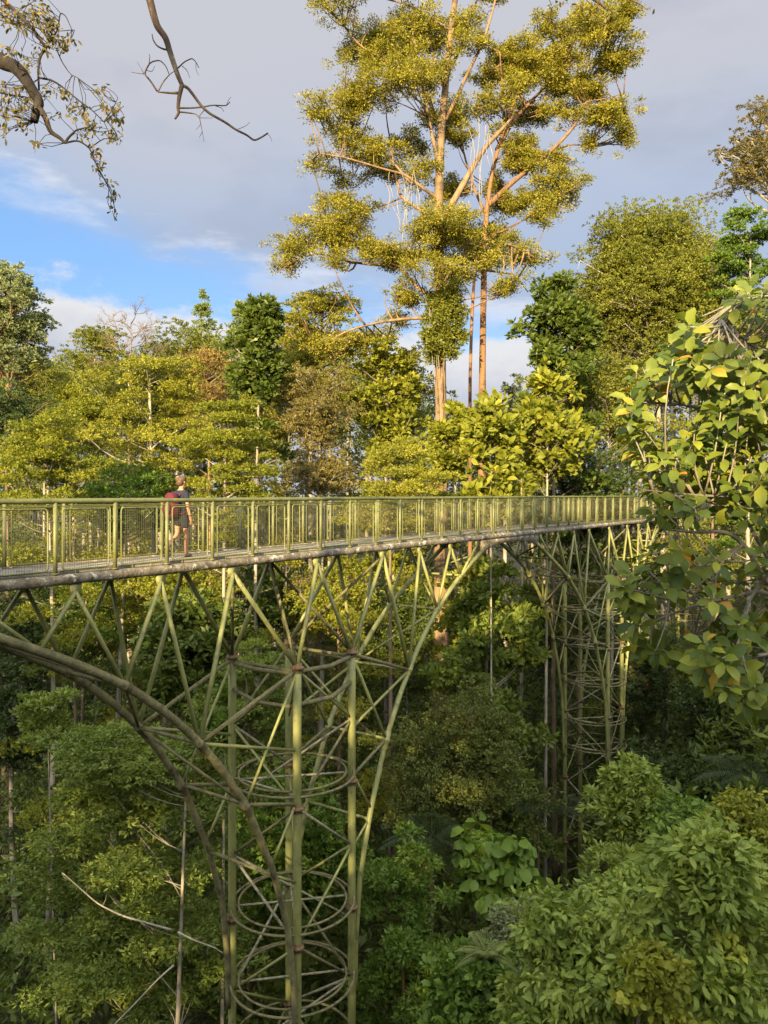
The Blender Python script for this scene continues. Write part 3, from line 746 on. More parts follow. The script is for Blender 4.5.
T('layered_tree', 'low golden fine leaved mound touching the handrail in front of the tallest trunk', 'tree', 390, 438, 530, 136, 32, 'layer', 'gold', 'brown', 26000, .12, k=34, tw=.14, group=G1)
T('forest_tree', 'leafy young tree between the golden mound and the red trunk', 'tree', 452, 400, 500, 56, 38, 'loose', 'lime', 'grey', 5000, .28, .55, k=16, tr=.2, group=G1)
T('sapling', 'slim pale stemmed sapling with big sunlit leaves right of the two giants', 'tree', 548, 368, 500, 100, 38, 'loose', 'lime', 'pale', 3300, .36, .5, k=24, tr=.26, tw=.11, base_px=545, sway=.05, group=G1, lpt=8, detail=1, top_frac=.8)
T('sapling', 'lower big leaved sapling under the red trunk, left of the pale stem', 'tree', 490, 398, 540, 88, 35, 'loose', 'lime', 'pale', 3300, .36, .5, k=20, tr=.24, tw=.07, sway=.1, group=G1, lpt=8, detail=1)
T('forest_tree', 'dark green dense tree standing right of the blue sky gap', 'tree', 556, 274, 425, 96, 42, 'loose', 'dark', 'brown', 14000, .30, .5, k=22, tr=.2, group=G1)
T('forest_tree', 'big domed olive tree against the sky on the right', 'tree', 650, 194, 400, 164, 50, 'round', 'olive', 'grey', 100000, .18, k=60, tw=.28, group=G1, base_px=662)
T('emergent_tree', 'high brownish crown reaching in from the right edge of the sky', 'tree', 768, 98, 222, 120, 60, 'loose', 'dry', 'grey', 14000, .22, k=24, tw=.4, base_px=800, group=G1)
T('layered_tree', 'fresh green tiered tree under the high brownish crown at the right edge', 'tree', 752, 208, 320, 90, 44, 'layer', 'mid', 'grey', 14000, .2, k=26, group=G1)
T('forest_tree', 'olive bushy tree between the dark tree and the big foreground leaves', 'tree', 606, 340, 500, 104, 46, 'round', 'olive', 'grey', 22000, .17, group=G1)
T('forest_tree', 'shaded olive tree directly below the domed one', 'tree', 706, 270, 430, 130, 47, 'round', 'olive', 'brown', 26000, .2, group=G1)
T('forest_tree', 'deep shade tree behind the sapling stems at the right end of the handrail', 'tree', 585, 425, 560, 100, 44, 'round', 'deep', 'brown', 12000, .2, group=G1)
T('forest_tree', 'thin leaved grey green tree peeping through the blue gap under the dark tree', 'tree', 520, 372, 430, 44, 60, 'loose', 'grey', 'grey', 3000, .24, k=12, group=G1)
T('forest_tree', 'narrow olive tree in the canopy just left of the russet tree', 'tree', 128, 342, 460, 84, 58, 'round', 'olive', 'grey', 17000, .2, group=G1)
T('forest_tree', 'olive tree closing the canopy under the pale forked one at the left', 'tree', 46, 338, 450, 84, 60, 'round', 'olive', 'grey', 15000, .2, group=G1)
T('forest_tree', 'wispy gold tree in the gap left of the tallest trunk', 'tree', 408, 346, 440, 64, 58, 'loose', 'gold', 'grey', 9000, .22, group=G1, k=24)
T('forest_tree', 'gold green crown between the tiered tree and the vine draped tree', 'tree', 262, 392, 500, 90, 50, 'round', 'gold', 'grey', 16000, .18, group=G1)
# ---- down in the valley, below the deck
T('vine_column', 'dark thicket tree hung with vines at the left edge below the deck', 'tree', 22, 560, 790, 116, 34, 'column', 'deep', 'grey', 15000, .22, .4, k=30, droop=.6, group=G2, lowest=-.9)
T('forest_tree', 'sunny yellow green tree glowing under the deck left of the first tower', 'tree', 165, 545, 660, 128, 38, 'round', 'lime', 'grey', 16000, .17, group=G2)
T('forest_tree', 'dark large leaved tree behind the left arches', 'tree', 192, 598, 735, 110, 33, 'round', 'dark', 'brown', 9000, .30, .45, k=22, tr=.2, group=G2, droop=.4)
T('forest_tree', 'shaded green tree between the thicket and the sunny tree', 'tree', 88, 565, 700, 104, 41, 'round', 'mid', 'brown', 12000, group=G2)
T('umbrella_tree', 'small umbrella shaped tree on a thin stem in the dark gap at left', 'tree', 48, 684, 748, 70, 26, 'layer', 'fern', 'pale', 4500, .15, k=14, tw=.05, base_px=58, sway=.25, group=G2, top_frac=0)
T('layered_tree', 'large feathery tree filling the lower left corner with one slim straight trunk', 'tree', 112, 738, 1050, 268, 21, 'tiers', 'fern', 'grey', 62000, .145, .34, k=90, back=1.9, lean=0, tw=.11, base_px=177, sway=.08, group=G2, droop=.45, flat=.35, depth=2.4)
T('layered_tree', 'feathery green tree seen through the hoops of the first tower', 'tree', 246, 640, 800, 130, 30, 'layer', 'fern', 'brown', 20000, .17, k=34, group=G2, droop=.3)
T('forest_tree', 'leafy tree low behind the legs of the first tower', 'tree', 300, 770, 960, 150, 27, 'round', 'mid', 'brown', 17000, .17, k=24, group=G2)
T('layered_tree', 'dense fresh green tree under the arch between the two near towers', 'tree', 490, 556, 800, 124, 37, 'layer', 'fern', 'grey', 17000, .32, .5, k=46, tr=.2, group=G2, droop=.35, tw=.2)
T('forest_tree', 'wide dull olive green dome in the middle of the valley', 'tree', 462, 690, 880, 158, 30, 'round', 'deepolive', 'brown', 27000, .15, k=32, group=G2)
T('layered_tree', 'green tree with slim reddish trunk at bottom centre beside the first tower', 'tree', 402, 835, 1010, 126, 22, 'layer', 'mid', 'orange', 17000, .15, .4, k=34, tw=.075, base_px=409, sway=.06, group=G2, droop=.4)
T('creeper_mound', 'creeper of large heart shaped leaves hanging between the olive dome and the bushes', 'plant', 500, 818, 930, 78, 25, 'round', 'mid', 'brown', 1700, .40, .75, k=14, tr=.2, droop=1.1, lpt=6, detail=1, group=G2, lowest=-.8)
T('forest_tree', 'bushy lit tree hiding the foot of the second tower', 'tree', 634, 756, 890, 92, 26, 'round', 'bush', 'brown', 7000, .24, .36, k=22, group=G2, droop=.6, seed=4)
T('forest_tree', 'light green small tree leaning on the base of the second tower', 'tree', 606, 850, 950, 96, 20, 'layer', 'fern', 'brown', 6000, .17, .4, k=22, group=G2)
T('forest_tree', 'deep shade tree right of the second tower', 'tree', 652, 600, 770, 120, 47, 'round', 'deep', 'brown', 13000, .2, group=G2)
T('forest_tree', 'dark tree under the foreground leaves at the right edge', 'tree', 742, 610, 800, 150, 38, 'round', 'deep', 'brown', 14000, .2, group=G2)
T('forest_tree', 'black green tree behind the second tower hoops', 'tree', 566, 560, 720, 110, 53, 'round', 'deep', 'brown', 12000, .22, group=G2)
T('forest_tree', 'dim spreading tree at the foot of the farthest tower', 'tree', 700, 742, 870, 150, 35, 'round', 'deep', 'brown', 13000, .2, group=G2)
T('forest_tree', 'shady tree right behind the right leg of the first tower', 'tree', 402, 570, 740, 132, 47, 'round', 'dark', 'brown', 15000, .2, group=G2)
T('forest_tree', 'yellow lit tree just under the deck behind the first tower', 'tree', 336, 552, 680, 96, 43, 'round', 'lime', 'brown', 11000, .18, group=G2)
T('forest_tree', 'dull green tree between the left arches and the first tower feet', 'tree', 268, 560, 660, 96, 48, 'round', 'deep', 'brown', 10000, .2, group=G2)
T('slim_tree', 'thin mossy trunk left of the first tower legs', 'tree', 224, 690, 760, 46, 24, 'loose', 'mid', 'grey', 2000, .2, k=8, tw=.085, base_px=221, sway=.12, group=G2)
# ---- bushes on the near slope, bottom right
G3 = 'bushes on the near slope'
def bush(label, px, yt, yb, w, Y, mat, n, L, Wr=.42, **k):
    return tree('bush', label, 'bush', px, yt, yb, w, Y, k.pop('style', 'loose'), mat, 'brown', n, L, Wr, k=k.pop('k', 40), tr=k.pop('tr', .13), droop=k.pop('droop', .75), lpt=k.pop('lpt', 7),
                tw=.05, detail=1, group=G3, lowest=-.6, **k)
bush('largest pale leaved bush filling the lower right corner', 706, 826, 1060, 230, 10, 'bush', 12818, 0.131, seed=3)
bush('pale drooping bush at bottom centre right, left of the largest one', 570, 900, 1070, 190, 10.5, 'bush', 10353, 0.118, seed=5)
bush('bush of small bright leaves at the upper right of the slope', 746, 792, 910, 110, 14, 'lime', 7395, 0.106, seed=6)
bush('middle bush behind the corner bush, below the second tower', 640, 868, 1000, 150, 13, 'bush', 9367, 0.125, seed=7)
bush('low leafy bush at the bottom edge right of the slim reddish trunk', 484, 950, 1070, 140, 12, 'mid', 6902, 0.125, .6, seed=8, droop=.3)
bush('yellow green climber patch at the bottom between the pale bushes', 648, 944, 1020, 90, 8.6, 'lime', 2218, 0.075, .8, k=14, seed=9, tr=.09)
bush('dim bush deeper on the slope under the dark right hand trees', 700, 800, 900, 130, 20, 'mid', 8874, 0.150, seed=10)
bush('grey green ferny bush at the dark hollow left of the slope', 520, 900, 970, 90, 17, 'grey', 6409, 0.100, .35, seed=12, droop=.3, style='layer', k=20)

# ---- palms and the strap leaved plant
def palm(name, label, px, py, Y, nf, ln, mat, lw=.05, up=.8, seed=1, cat='palm', leaf=.55):
    rg = np.random.default_rng(seed); c = at(px, py, Y); gz = float(ground(c[0], Y))
    t = thing(name, label, cat, (c[0], Y, gz))
    mb = MB().tube([np.array([c[0], Y, z]) for z in np.linspace(gz - .2, c[2], 6)], .012 if cat == 'plant' else .07, 8); mb.put('trunk', BM['brown'], t)
    for i in range(nf):
        a = 6.283 * i / nf + rg.uniform(-.2, .2); e = rg.uniform(.35, 1.15) * up; l = ln * rg.uniform(.8, 1.1)
        h = np.array([math.cos(a), math.sin(a), 0]); s = np.linspace(0, 1, 9)
        P = c + (h * (s * l * math.cos(e))[:, None]) + np.outer(s * l * math.sin(e) - .55 * l * s ** 2.2, [0, 0, 1])
        f = MB().tube(P, np.linspace(.02, .005, 9), 5)
        V, fs = [], []
        side = np.cross(h, [0, 0, 1])
        for j in np.linspace(.15, 1, 26):
            p = np.array([np.interp(j, s, P[:, q]) for q in range(3)]); w = leaf * l * .5 * math.sin(math.pi * (j * .85 + .1))
            for sg in (-1, 1):
                d = unit(side * sg + h * .6 + np.array([0, 0, -.25])); b = len(V)
                V += [p, p + d * w * .5 + h * lw * .5, p + d * w + np.array([0, 0, -.2 * w]), p + d * w * .5 - h * lw * .5]; fs.append((b, b + 1, b + 2, b + 3))
        f.add(V, fs); f.put('frond', mat, t, False)
    return t
def plain_leaf(name, c): return leaf_mat(name, tuple(x * .7 for x in c), c, .3)
PALMD = plain_leaf('palm_leaf', (.035, .055, .018))
palm('palm', 'dark fan palm in the hollow left of the olive dome', 432, 838, 26, 11, 2.0, PALMD, seed=1)
palm('palm', 'dark palm beside the left leg of the second tower', 538, 812, 35, 12, 3.0, PALMD, seed=2)
palm('palm', 'palm with long fronds in the shade at the right edge', 752, 776, 26, 11, 2.2, PALMD, seed=3)
palm('strap_leaved_plant', 'small plant with long pale strap leaves among the lower bushes', 486, 954, 11.8, 11, .6, plain_leaf('strap_leaf', (.20, .24, .07)), .014, .9, 5, 'plant', .45)

# ---- bare trees
def bare(name, label, px, yt, yb, w, Y, bark, seed=1, base_px=None, tr=.2):
    rg = np.random.default_rng(seed); s = Y / F; b = at(base_px or px, 0, Y); gz = float(ground(b[0], Y))
    t = thing(name, label, 'tree', (b[0], Y, gz)); mid = at(px, yb, Y); top = at(px, yt + (yb - yt) * .3, Y)
    P = np.array([[b[0], Y, gz - .3], [b[0], Y, (gz + mid[2]) / 2], mid, top]); MB().tube(P, [tr, tr * .8, tr * .55, tr * .2], 8).put('trunk', BM[bark], t)
    lb = MB()
    def grow(p, d, l, r, lev):
        q = p + d * l; m_ = (p + q) / 2 + rg.standard_normal(3) * .07 * l
        lb.tube([p, m_, q], [r, r * .8, r * .6], 5)
        if lev == 0: return
        for _ in range(3 if lev > 1 else 4):
            f = rg.uniform(.45, 1); st = p + (q - p) * f
            grow(st, unit(d + .75 * rg.standard_normal(3) * np.array([1, .8, .55]) + np.array([0, 0, .12])), l * rg.uniform(.5, .75), r * .58, lev - 1)
    for k in range(11):
        f = k / 10; a = k * 2.4 + rg.uniform(-.3, .3)
        grow(mid + (top - mid) * f, unit(np.array([math.cos(a), math.sin(a) * .7, .28 + .3 * f])), w * s * .30 * (1.1 - .4 * f), tr * .38, 4)
    lb.put('branches', BM[bark], t)
bare('bare_tree', 'leafless grey tree with fine spreading twigs against the white cloud', 131, 303, 372, 76, 60, 'brown', 3, None, .13)
# dead pale limbs across the feathery tree of the lower left
def dead(label, pts, Y, r, grp=None):
    mb = MB(); rg = np.random.default_rng(len(pts) * 7 + int(Y * 10)); Q = px_limb(mb, pts, Y, r, r * .35, (0, -.6))
    for i in range(5, len(Q), 4):
        d = unit(rg.standard_normal(3) * np.array([1, .5, .8])); mb.tube([Q[i], Q[i] + d * .18, Q[i] + d * .34 + rg.standard_normal(3) * .05], [r * .3, r * .2, .003], 4)
    o = mb.put('dead_branch', BM['pale']); return tag(o, label, 'branch', grp)
dead('long bare pale branch slanting up left from the slim straight trunk', [(172, 930), (150, 921), (125, 911), (103, 897), (88, 880), (72, 862)], 20.75, .032)
dead('short bare branch below the long pale one, drooping to the left', [(174, 965), (158, 977), (140, 995), (118, 1015), (105, 1026)], 20.75, .028)
dead('thin bare branch reaching right from the slim straight trunk to the first tower', [(178, 932), (196, 936), (216, 938), (228, 940)], 20.75, .026)
# ---- big leaved tree in the right foreground
rg = np.random.default_rng(21)
fb = at(830, 0, 7.6); gz = float(ground(fb[0], 7.6))
ft = thing('broadleaf_tree', 'foreground tree with big glossy leaves and pale branches covering the right edge', 'tree', (fb[0], 7.6, gz))
POLY = [(790,280),(742,288),(700,305),(655,335),(622,372),(612,410),(618,440),(640,462),(612,478),(608,500),(640,508),(668,520),(640,548),(616,566),(604,590),(622,612),(614,640),(640,655),(668,672),(690,690),(735,712),(760,690),(790,690),(830,600),(840,400),(830,290)]
def inside(x, y):
    c = False; j = len(POLY) - 1
    for i in range(len(POLY)):
        (xi, yi), (xj, yj) = POLY[i], POLY[j]
        if (yi > y) != (yj > y) and x < (xj - xi) * (y - yi) / (yj - yi) + xi: c = not c
        j = i
    return c
tips = []
while len(tips) < 540:
    x, y = rg.uniform(604, 850), rg.uniform(280, 715)
    if not inside(x - 12, y): continue
    if math.sin(x * .045 + y * .03) + math.sin(y * .06 - x * .02) < -.75: continue
    # gaps where the dark inside shows
    if 500 < y < 620 and x > 670 and rg.uniform() < .8: continue
    if 610 < y and x > 640 and rg.uniform() < .2: continue
    Y = rg.uniform(6.4, 8.6) if x > 660 else rg.uniform(6.8, 8.2)
    p = at(x, y, Y)
    if all(np.linalg.norm(p - q) > .11 for q in tips): tips.append(p)
tips = np.array(tips)
trunk = np.array([[fb[0], 7.6, gz - .3], [fb[0] - .1, 7.6, gz + 4], [fb[0] - .15, 7.6, at(0, 560, 7.6)[2]], [fb[0] - .4, 7.5, at(0, 430, 7.5)[2]], [fb[0] - .7, 7.4, at(0, 330, 7.4)[2]]])
MB().tube(trunk, [.16, .14, .11, .07, .03], 10).put('trunk', BM['grey'], ft)
lb = MB()
main = [([(828,640),(800,608),(768,592),(740,600),(700,612),(665,628)], 7.3, .032), ([(790,600),(762,580),(742,545),(720,530),(690,532),(655,528)], 7.2, .030),
        ([(828,600),(795,585),(770,575),(735,520),(722,505)], 7.9, .036), ([(742,545),(728,560),(700,590),(668,604)], 7.1, .014), ([(742,545),(690,572),(665,590),(640,600)], 7.3, .014),
        ([(820,520),(780,490),(740,470),(700,462),(650,462)], 7.5, .03), ([(815,470),(770,430),(730,410),(690,400),(640,398)], 7.4, .03), ([(812,430),(770,380),(735,350),(700,330)], 7.5, .026),
        ([(808,390),(780,340),(760,310),(745,296)], 7.5, .024), ([(820,540),(780,520),(730,497),(680,495),(630,490)], 7.1, .022), ([(828,650),(790,650),(750,655),(700,660),(690,680)], 7.3, .026),
        ([(762,580),(745,610),(740,660),(742,695)], 7.0, .016)]
nodes = []
for pts, Y, r in main:
    Q = px_limb(lb, pts, Y, r, r * .3, (0, rg.uniform(-.5, .4)), 7); nodes.append(Q)
nodes = np.concatenate(nodes)
LV = []; TD = []
for p in tips:
    d = np.linalg.norm(nodes - p, axis=1) + np.where(nodes[:, 0] < p[0] - .1, .5, 0); d = d * rg.uniform(.8, 1.4, len(d)); q = nodes[d.argmin()]
    m_ = (p + q) / 2 + rg.standard_normal(3) * .06 * d.min() + np.array([0, 0, -.08 * d.min()])
    tt = np.linspace(0, 1, 6)[:, None]; P = (1 - tt) ** 2 * q + 2 * tt * (1 - tt) * m_ + tt * tt * p
    lb.tube(P, np.linspace(.011, .005, 6), 5)
    TD.append(unit(unit(P[-1] - P[-2]) * .7 + np.array([-.15, -.25, .75])))
lb.put('branches', BM['grey'], ft)
pos, dr, nr, ll = [], [], [], []
for p, td in zip(tips, TD):
    nl = rg.integers(6, 10); a0 = rg.uniform(0, 6.28)
    u = unit(np.cross(td, [.3, .9, .1])); v = np.cross(td, u)
    big = rg.uniform(.75, 1.15)
    for k in range(nl):
        a = a0 + k * 2.4; out = u * math.cos(a) + v * math.sin(a); lift = .75 - .16 * k + rg.uniform(-.2, .2)
        d = unit(out + td * lift + np.array([0, 0, -.18])); pos.append(p - td * .018 * k + d * .02); dr.append(d)
        nr.append(unit(td * 1.1 - out * lift * .6 + rg.standard_normal(3) * .22)); ll.append(big * rg.uniform(.12, .215) * (.75 if k == 0 else 1))
ll = np.array(ll)
V, fi, fl, per = leaf_geo(np.array(pos), np.array(dr), np.array(nr), ll, ll * rg.uniform(.48, .60, len(ll)), 1)
half = np.tile([0, .10, 0, .10, 0, .10], len(ll)) * np.repeat(rg.choice([-1, 1], len(ll)), per)      # the two halves of a blade differ a little
put('crown', V, fi, fl, LM['broad'], ft, np.clip(np.repeat(rg.uniform(0, 1, len(ll)) ** 1.1, per) + half * .6, 0, 1))

# ---- tree whose limbs hang into the top left corner
ob = at(-230, 0, 7.0); gz = float(ground(ob[0], 7.0))
ot = thing('overhanging_tree', 'dark crooked limb with small dry leaves and bare twigs hanging into the upper left sky', 'tree', (ob[0], 7.0, gz))
zt = at(0, -120, 7.0)[2]
MB().tube([np.array([ob[0], 7, z]) for z in (gz - .3, gz + 5, gz + 9, zt)], [.3, .26, .22, .12], 10).put('trunk', BM['black'], ot)
lb = MB(); dark = [([(-230,60),(-120,40),(-40,35),(0,62),(14,66),(24,76),(32,90),(40,102),(36,112),(34,122)], 7.0, .085), ([(38,106),(46,118),(50,132),(60,138),(65,143)], 7.0, .030),
        ([(65,143),(68,138),(76,130),(84,128)], 7.0, .014), ([(-120,40),(-60,0),(-20,-20),(20,15),(34,30),(46,48),(40,56),(38,70),(39,90)], 7.1, .022), ([(46,48),(50,42),(40,28),(20,24)], 7.1, .010),
        ([(40,78),(52,80),(64,88),(78,100),(92,110),(104,122)], 6.9, .010), ([(65,143),(78,140),(90,148),(94,160),(102,175),(110,190),(114,205)], 6.9, .009), ([(-40,35),(-10,90),(10,95),(26,97)], 7.2, .014),
        ([(56,48),(62,62),(70,74),(78,78)], 7.1, .006), ([(46,48),(58,30),(60,12),(66,16),(72,30)], 7.0, .008), ([(104,122),(112,110),(118,98)], 6.9, .006), ([(104,122),(116,112),(124,106)], 6.9, .006),
        ([(90,148),(104,138),(118,140)], 6.9, .006)]
pts_all = []
for pts, Y, r in dark: pts_all.append(px_limb(lb, pts, Y, r, r * .4, (0, 0), 7))
spots = [(8,12,14,9),(20,20,14,8),(34,6,14,8),(40,18,12,8),(50,26,10,8),(54,38,9,7),(64,46,8,6),(72,40,4,4),(10,52,10,5),(28,62,8,6),(6,90,14,8),(14,104,14,8),(8,116,12,7),(30,104,7,6),(46,88,5,6),(62,94,6,6),(56,112,4,4),
         (78,108,8,6),(86,116,8,6),(98,92,6,5),(106,104,7,5),(110,112,6,5),(118,118,5,5),(112,134,7,6),(90,126,7,5),(86,136,5,4),(36,142,6,4),(26,128,5,4),(94,152,4,4),(100,158,4,4),(98,168,3,3),(106,182,4,4),(114,196,4,4),(113,210,3,3),(120,136,3,4),(38,50,7,6),(2,130,8,5)]
tw = lb; pos, dr, nr, ll = [], [], [], []
allp = np.concatenate(pts_all)
for x, y, rx, ry in spots:
    for k in range(int(rx * ry * .12) + 2):
        p = at(x + rg.normal() * rx * .6, y + rg.normal() * ry * .6, 7.0 + rg.uniform(-.35, .35))
        d = np.linalg.norm(allp - p, axis=1); q = allp[d.argmin()]
        tw.tube([q, (p + q) / 2 + rg.standard_normal(3) * .02, p], [.0035, .003, .002], 4)
        for j in range(4):
            pos.append(p + rg.standard_normal(3) * .022); dr.append(unit(rg.standard_normal(3) * .8 + np.array([0, 0, -.8]))); nr.append(unit(rg.standard_normal(3))); ll.append(rg.uniform(.036, .066))
lb.put('branches', BM['black'], ot)
ll = np.array(ll); V, fi, fl, per = leaf_geo(np.array(pos), np.array(dr), np.array(nr), ll, ll * .42, 1)
put('leaves', V, fi, fl, LM['dry'], ot, np.repeat(rg.uniform(0, 1, len(ll)), per))
# bare limb
bl = MB(); bareL = [([(-230,-60),(-60,-130),(90,-90),(140,-40),(150,0),(155,20),(158,28),(166,38),(170,52),(174,64),(178,76),(182,85)], 7.3, .045), ([(182,85),(179,98),(178,108),(179,113),(175,119)], 7.3, .022),
        ([(182,85),(188,88),(194,96),(202,107),(210,114),(225,122),(236,130),(247,135),(254,141),(262,137),(268,133)], 7.3, .016), ([(178,93),(170,93),(158,92)], 7.3, .014), ([(157,91),(150,80),(144,74),(150,62),(160,60),(166,66),(169,74)], 7.3, .009),
        ([(158,92),(163,82),(170,74),(176,70)], 7.3, .007), ([(144,74),(141,68),(137,62)], 7.2, .004), ([(146,70),(152,72),(155,66)], 7.3, .004), ([(149,64),(150,56),(149,54)], 7.3, .004), ([(144,74),(136,73),(131,72)], 7.3, .004),
        ([(168,50),(163,49),(157,46),(153,40),(152,34)], 7.3, .010), ([(178,68),(184,62),(192,58),(196,62),(199,68)], 7.3, .007), ([(182,66),(187,70),(190,78)], 7.3, .004), ([(196,62),(196,70),(199,76)], 7.3, .003),
        ([(179,108),(192,108),(203,107),(213,105),(226,106),(230,102)], 7.3, .009), ([(213,105),(222,108),(224,112)], 7.3, .004), ([(180,112),(190,113),(196,114),(200,119)], 7.3, .008), ([(199,115),(202,130),(204,142)], 7.3, .004),
        ([(201,124),(196,130)], 7.3, .003), ([(202,132),(199,138)], 7.3, .003), ([(236,130),(246,126),(250,122)], 7.3, .003), ([(226,106),(229,99),(231,97)], 7.3, .003), ([(266,133),(270,136),(272,142)], 7.3, .003), ([(205,109),(198,118),(213,118)], 7.3, .004)]
for pts, Y, r in bareL: px_limb(bl, pts, Y, r, r * .45, (0, 0), 7)
bl.put('bare_limb', BM['twig'], ot)
# limb across the top, its tips just dipping into the frame
tl = MB(); pts_all = []
for pts, Y, r in [([(90,-90),(300,-130),(470,-70),(560,-20),(596,0),(606,8)], 7.4, .03), ([(560,-20),(580,-8),(590,4)], 7.4, .008), ([(596,0),(620,-4),(640,4),(648,10)], 7.4, .008), ([(470,-70),(545,-10),(552,6)], 7.4, .006), ([(596,0),(600,8),(597,13)], 7.4, .006)]:
    pts_all.append(px_limb(tl, pts, Y, r, r * .4, (0, 0), 6))
tl.put('branches', BM['twig'], ot)
pos, dr, nr, ll = [], [], [], []
for x, y, k in [(552,2,6),(566,4,4),(580,6,9),(588,12,9),(596,8,8),(606,14,7),(612,6,6),(622,0,5),(648,8,4),(600,18,4),(560,-4,5)]:
    for _ in range(k):
        pos.append(at(x + rg.normal() * 4, y + rg.normal() * 3, 7.4 + rg.uniform(-.1, .1))); dr.append(unit(rg.standard_normal(3) * .7 + np.array([0, 0, -.9]))); nr.append(unit(rg.standard_normal(3))); ll.append(rg.uniform(.036, .066))
ll = np.array(ll); V, fi, fl, per = leaf_geo(np.array(pos), np.array(dr), np.array(nr), ll, ll * .42, 1)
put('leaves', V, fi, fl, LM['dry'], ot, np.repeat(rg.uniform(0, 1, len(ll)), per))

# ---- understorey on the valley floor and slopes (nobody could count it)
rg = np.random.default_rng(4)
k = 26000
Yg = 9 + 75 * rg.uniform(0, 1, k) ** .9; Xg = (rg.uniform(-.62, .62, k)) * (Yg + 6)
near2 = (np.abs(Xg - 8.5) < 4) & (Yg > 25) & (Yg < 44)
zg = ground(Xg, Yg) + np.where(near2, .3, 1) * rg.uniform(0, 1, k) ** 1.6 * np.where(Yg < 16, .8, np.where(Yg < 24, 3.2, 7.5))
tc = np.stack([Xg, Yg, zg], -1)
V, fi, fl, ti = tuft_leaves(rg, tc, unit(rg.standard_normal((k, 3)) * .4 + np.array([0, -.2, 1])), 9, .28, .42, .36, .35, .35, 0, .7)
tag(put('undergrowth', V, fi, fl, LM['dark'], None, ti), 'dark tangled undergrowth covering the valley floor beneath the trees', 'undergrowth', kind='stuff')
# ---- far forest that reads as one mass
cl = []
for i in range(1050):
    Y = rg.uniform(62, 108); x = rg.uniform(-.72, .72) * Y
    hz = float(ground(x, Y)); sk = np.interp(x / Y * F + CX, [0, 60, 100, 150, 200, 240, 280, 330, 380, 420, 450, 520, 560, 600, 768], [335, 340, 338, 335, 318, 315, 308, 318, 350, 368, 398, 394, 345, 300, 270])
    top = EZ + (HY - sk - rg.uniform(6, 75)) / F * Y
    if rg.uniform() < .62: top = rg.uniform(hz + 3, top)
    r = rg.uniform(3, 5.5); cl.append((np.array([x, Y, top - r * .7]), np.array([r, r, r * .7])))
(V, fi, fl, ti), _ = make_crown(rg, cl, 480000, .34, .5, 12, .4, .1)
tag(put('distant_forest', V, fi, fl, LM['deepolive'], None, ti), 'distant forest closing the view behind the nearer trees', 'forest', kind='stuff')
tk = MB()
for c, r in cl[::5]: tk.tube([np.array([c[0], c[1], float(ground(c[0], c[1])) - .5]), c], [.3, .12], 6)
tag(tk.put('distant_trunks', BM['grey']), 'trunks of the distant forest behind the nearer trees', 'forest', kind='stuff')
# ---- unseen hillside wood behind the viewpoint, added and shaped to shade the valley
cl = []
for i in range(1000):
    y = rg.uniform(-34, -20); x = rg.uniform(-76, 34)
    top = np.interp(x, [-70, -30, -21, -19.5, -18.3, -17.5, -15.6, -15, -14, -13.4, -12.8, -4.4, -3.6, 10, 46], [35, 34.5, 33.5, 33, 32.5, 28, 27.5, 33, 35, 35, 32.6, 32.6, 39, 40, 36]) + .282 * (-27 - y)  # crest height shaped by where shade should fall
    r = rg.uniform(1.6, 2.8); hz = float(ground(x, y))
    z = top - r + rg.uniform(-3.2, .4) if i < 330 else rg.uniform(hz, top - 3)
    cl.append((np.array([x, y, z]), np.array([r, r, r])))
for i in range(90):  # extra unseen clumps added to shade the far tower
    r = rg.uniform(.8, 1.15); cl.append((np.array([rg.uniform(-12.4, -10.9), rg.uniform(-29, -25), rg.uniform(27, 38)]), np.array([r, r, r * 1.3])))
(V, fi, fl, ti), _ = make_crown(rg, cl, 160000, .62, .55, 12, .35, .1)
tag(put('shade_wood', V, fi, fl, LM['mid'], None, ti), 'unseen wood added on the hillside behind the viewpoint to shade the valley', 'forest', kind='stuff')

# ---- terrain sheet
gx = np.concatenate([[-900, -400, -160], np.arange(-90, 91, 3), [160, 400, 900]]).astype(float)
gy = np.concatenate([[-300, -120, -60], np.arange(-40, 131, 3), [180, 300, 600, 1500]]).astype(float)
X, Yy = np.meshgrid(gx, gy, indexing='ij'); Z = ground(X, Yy)
V = np.stack([X, Yy, Z], -1).reshape(-1, 3); nx, ny = X.shape
a = (np.arange(nx - 1)[:, None] * ny + np.arange(ny - 1)[None]).ravel()
fi = np.stack([a, a + ny, a + ny + 1, a + 1], -1).ravel()
go = put('ground', V, fi, np.full(len(a), 4), noise_mat('forest_floor', [(.018, .015, .009), (.045, .037, .020), (.03, .04, .014)], .5, .95, bump=.6, bscale=3), None, None, True)
tag(go, kind='structure')

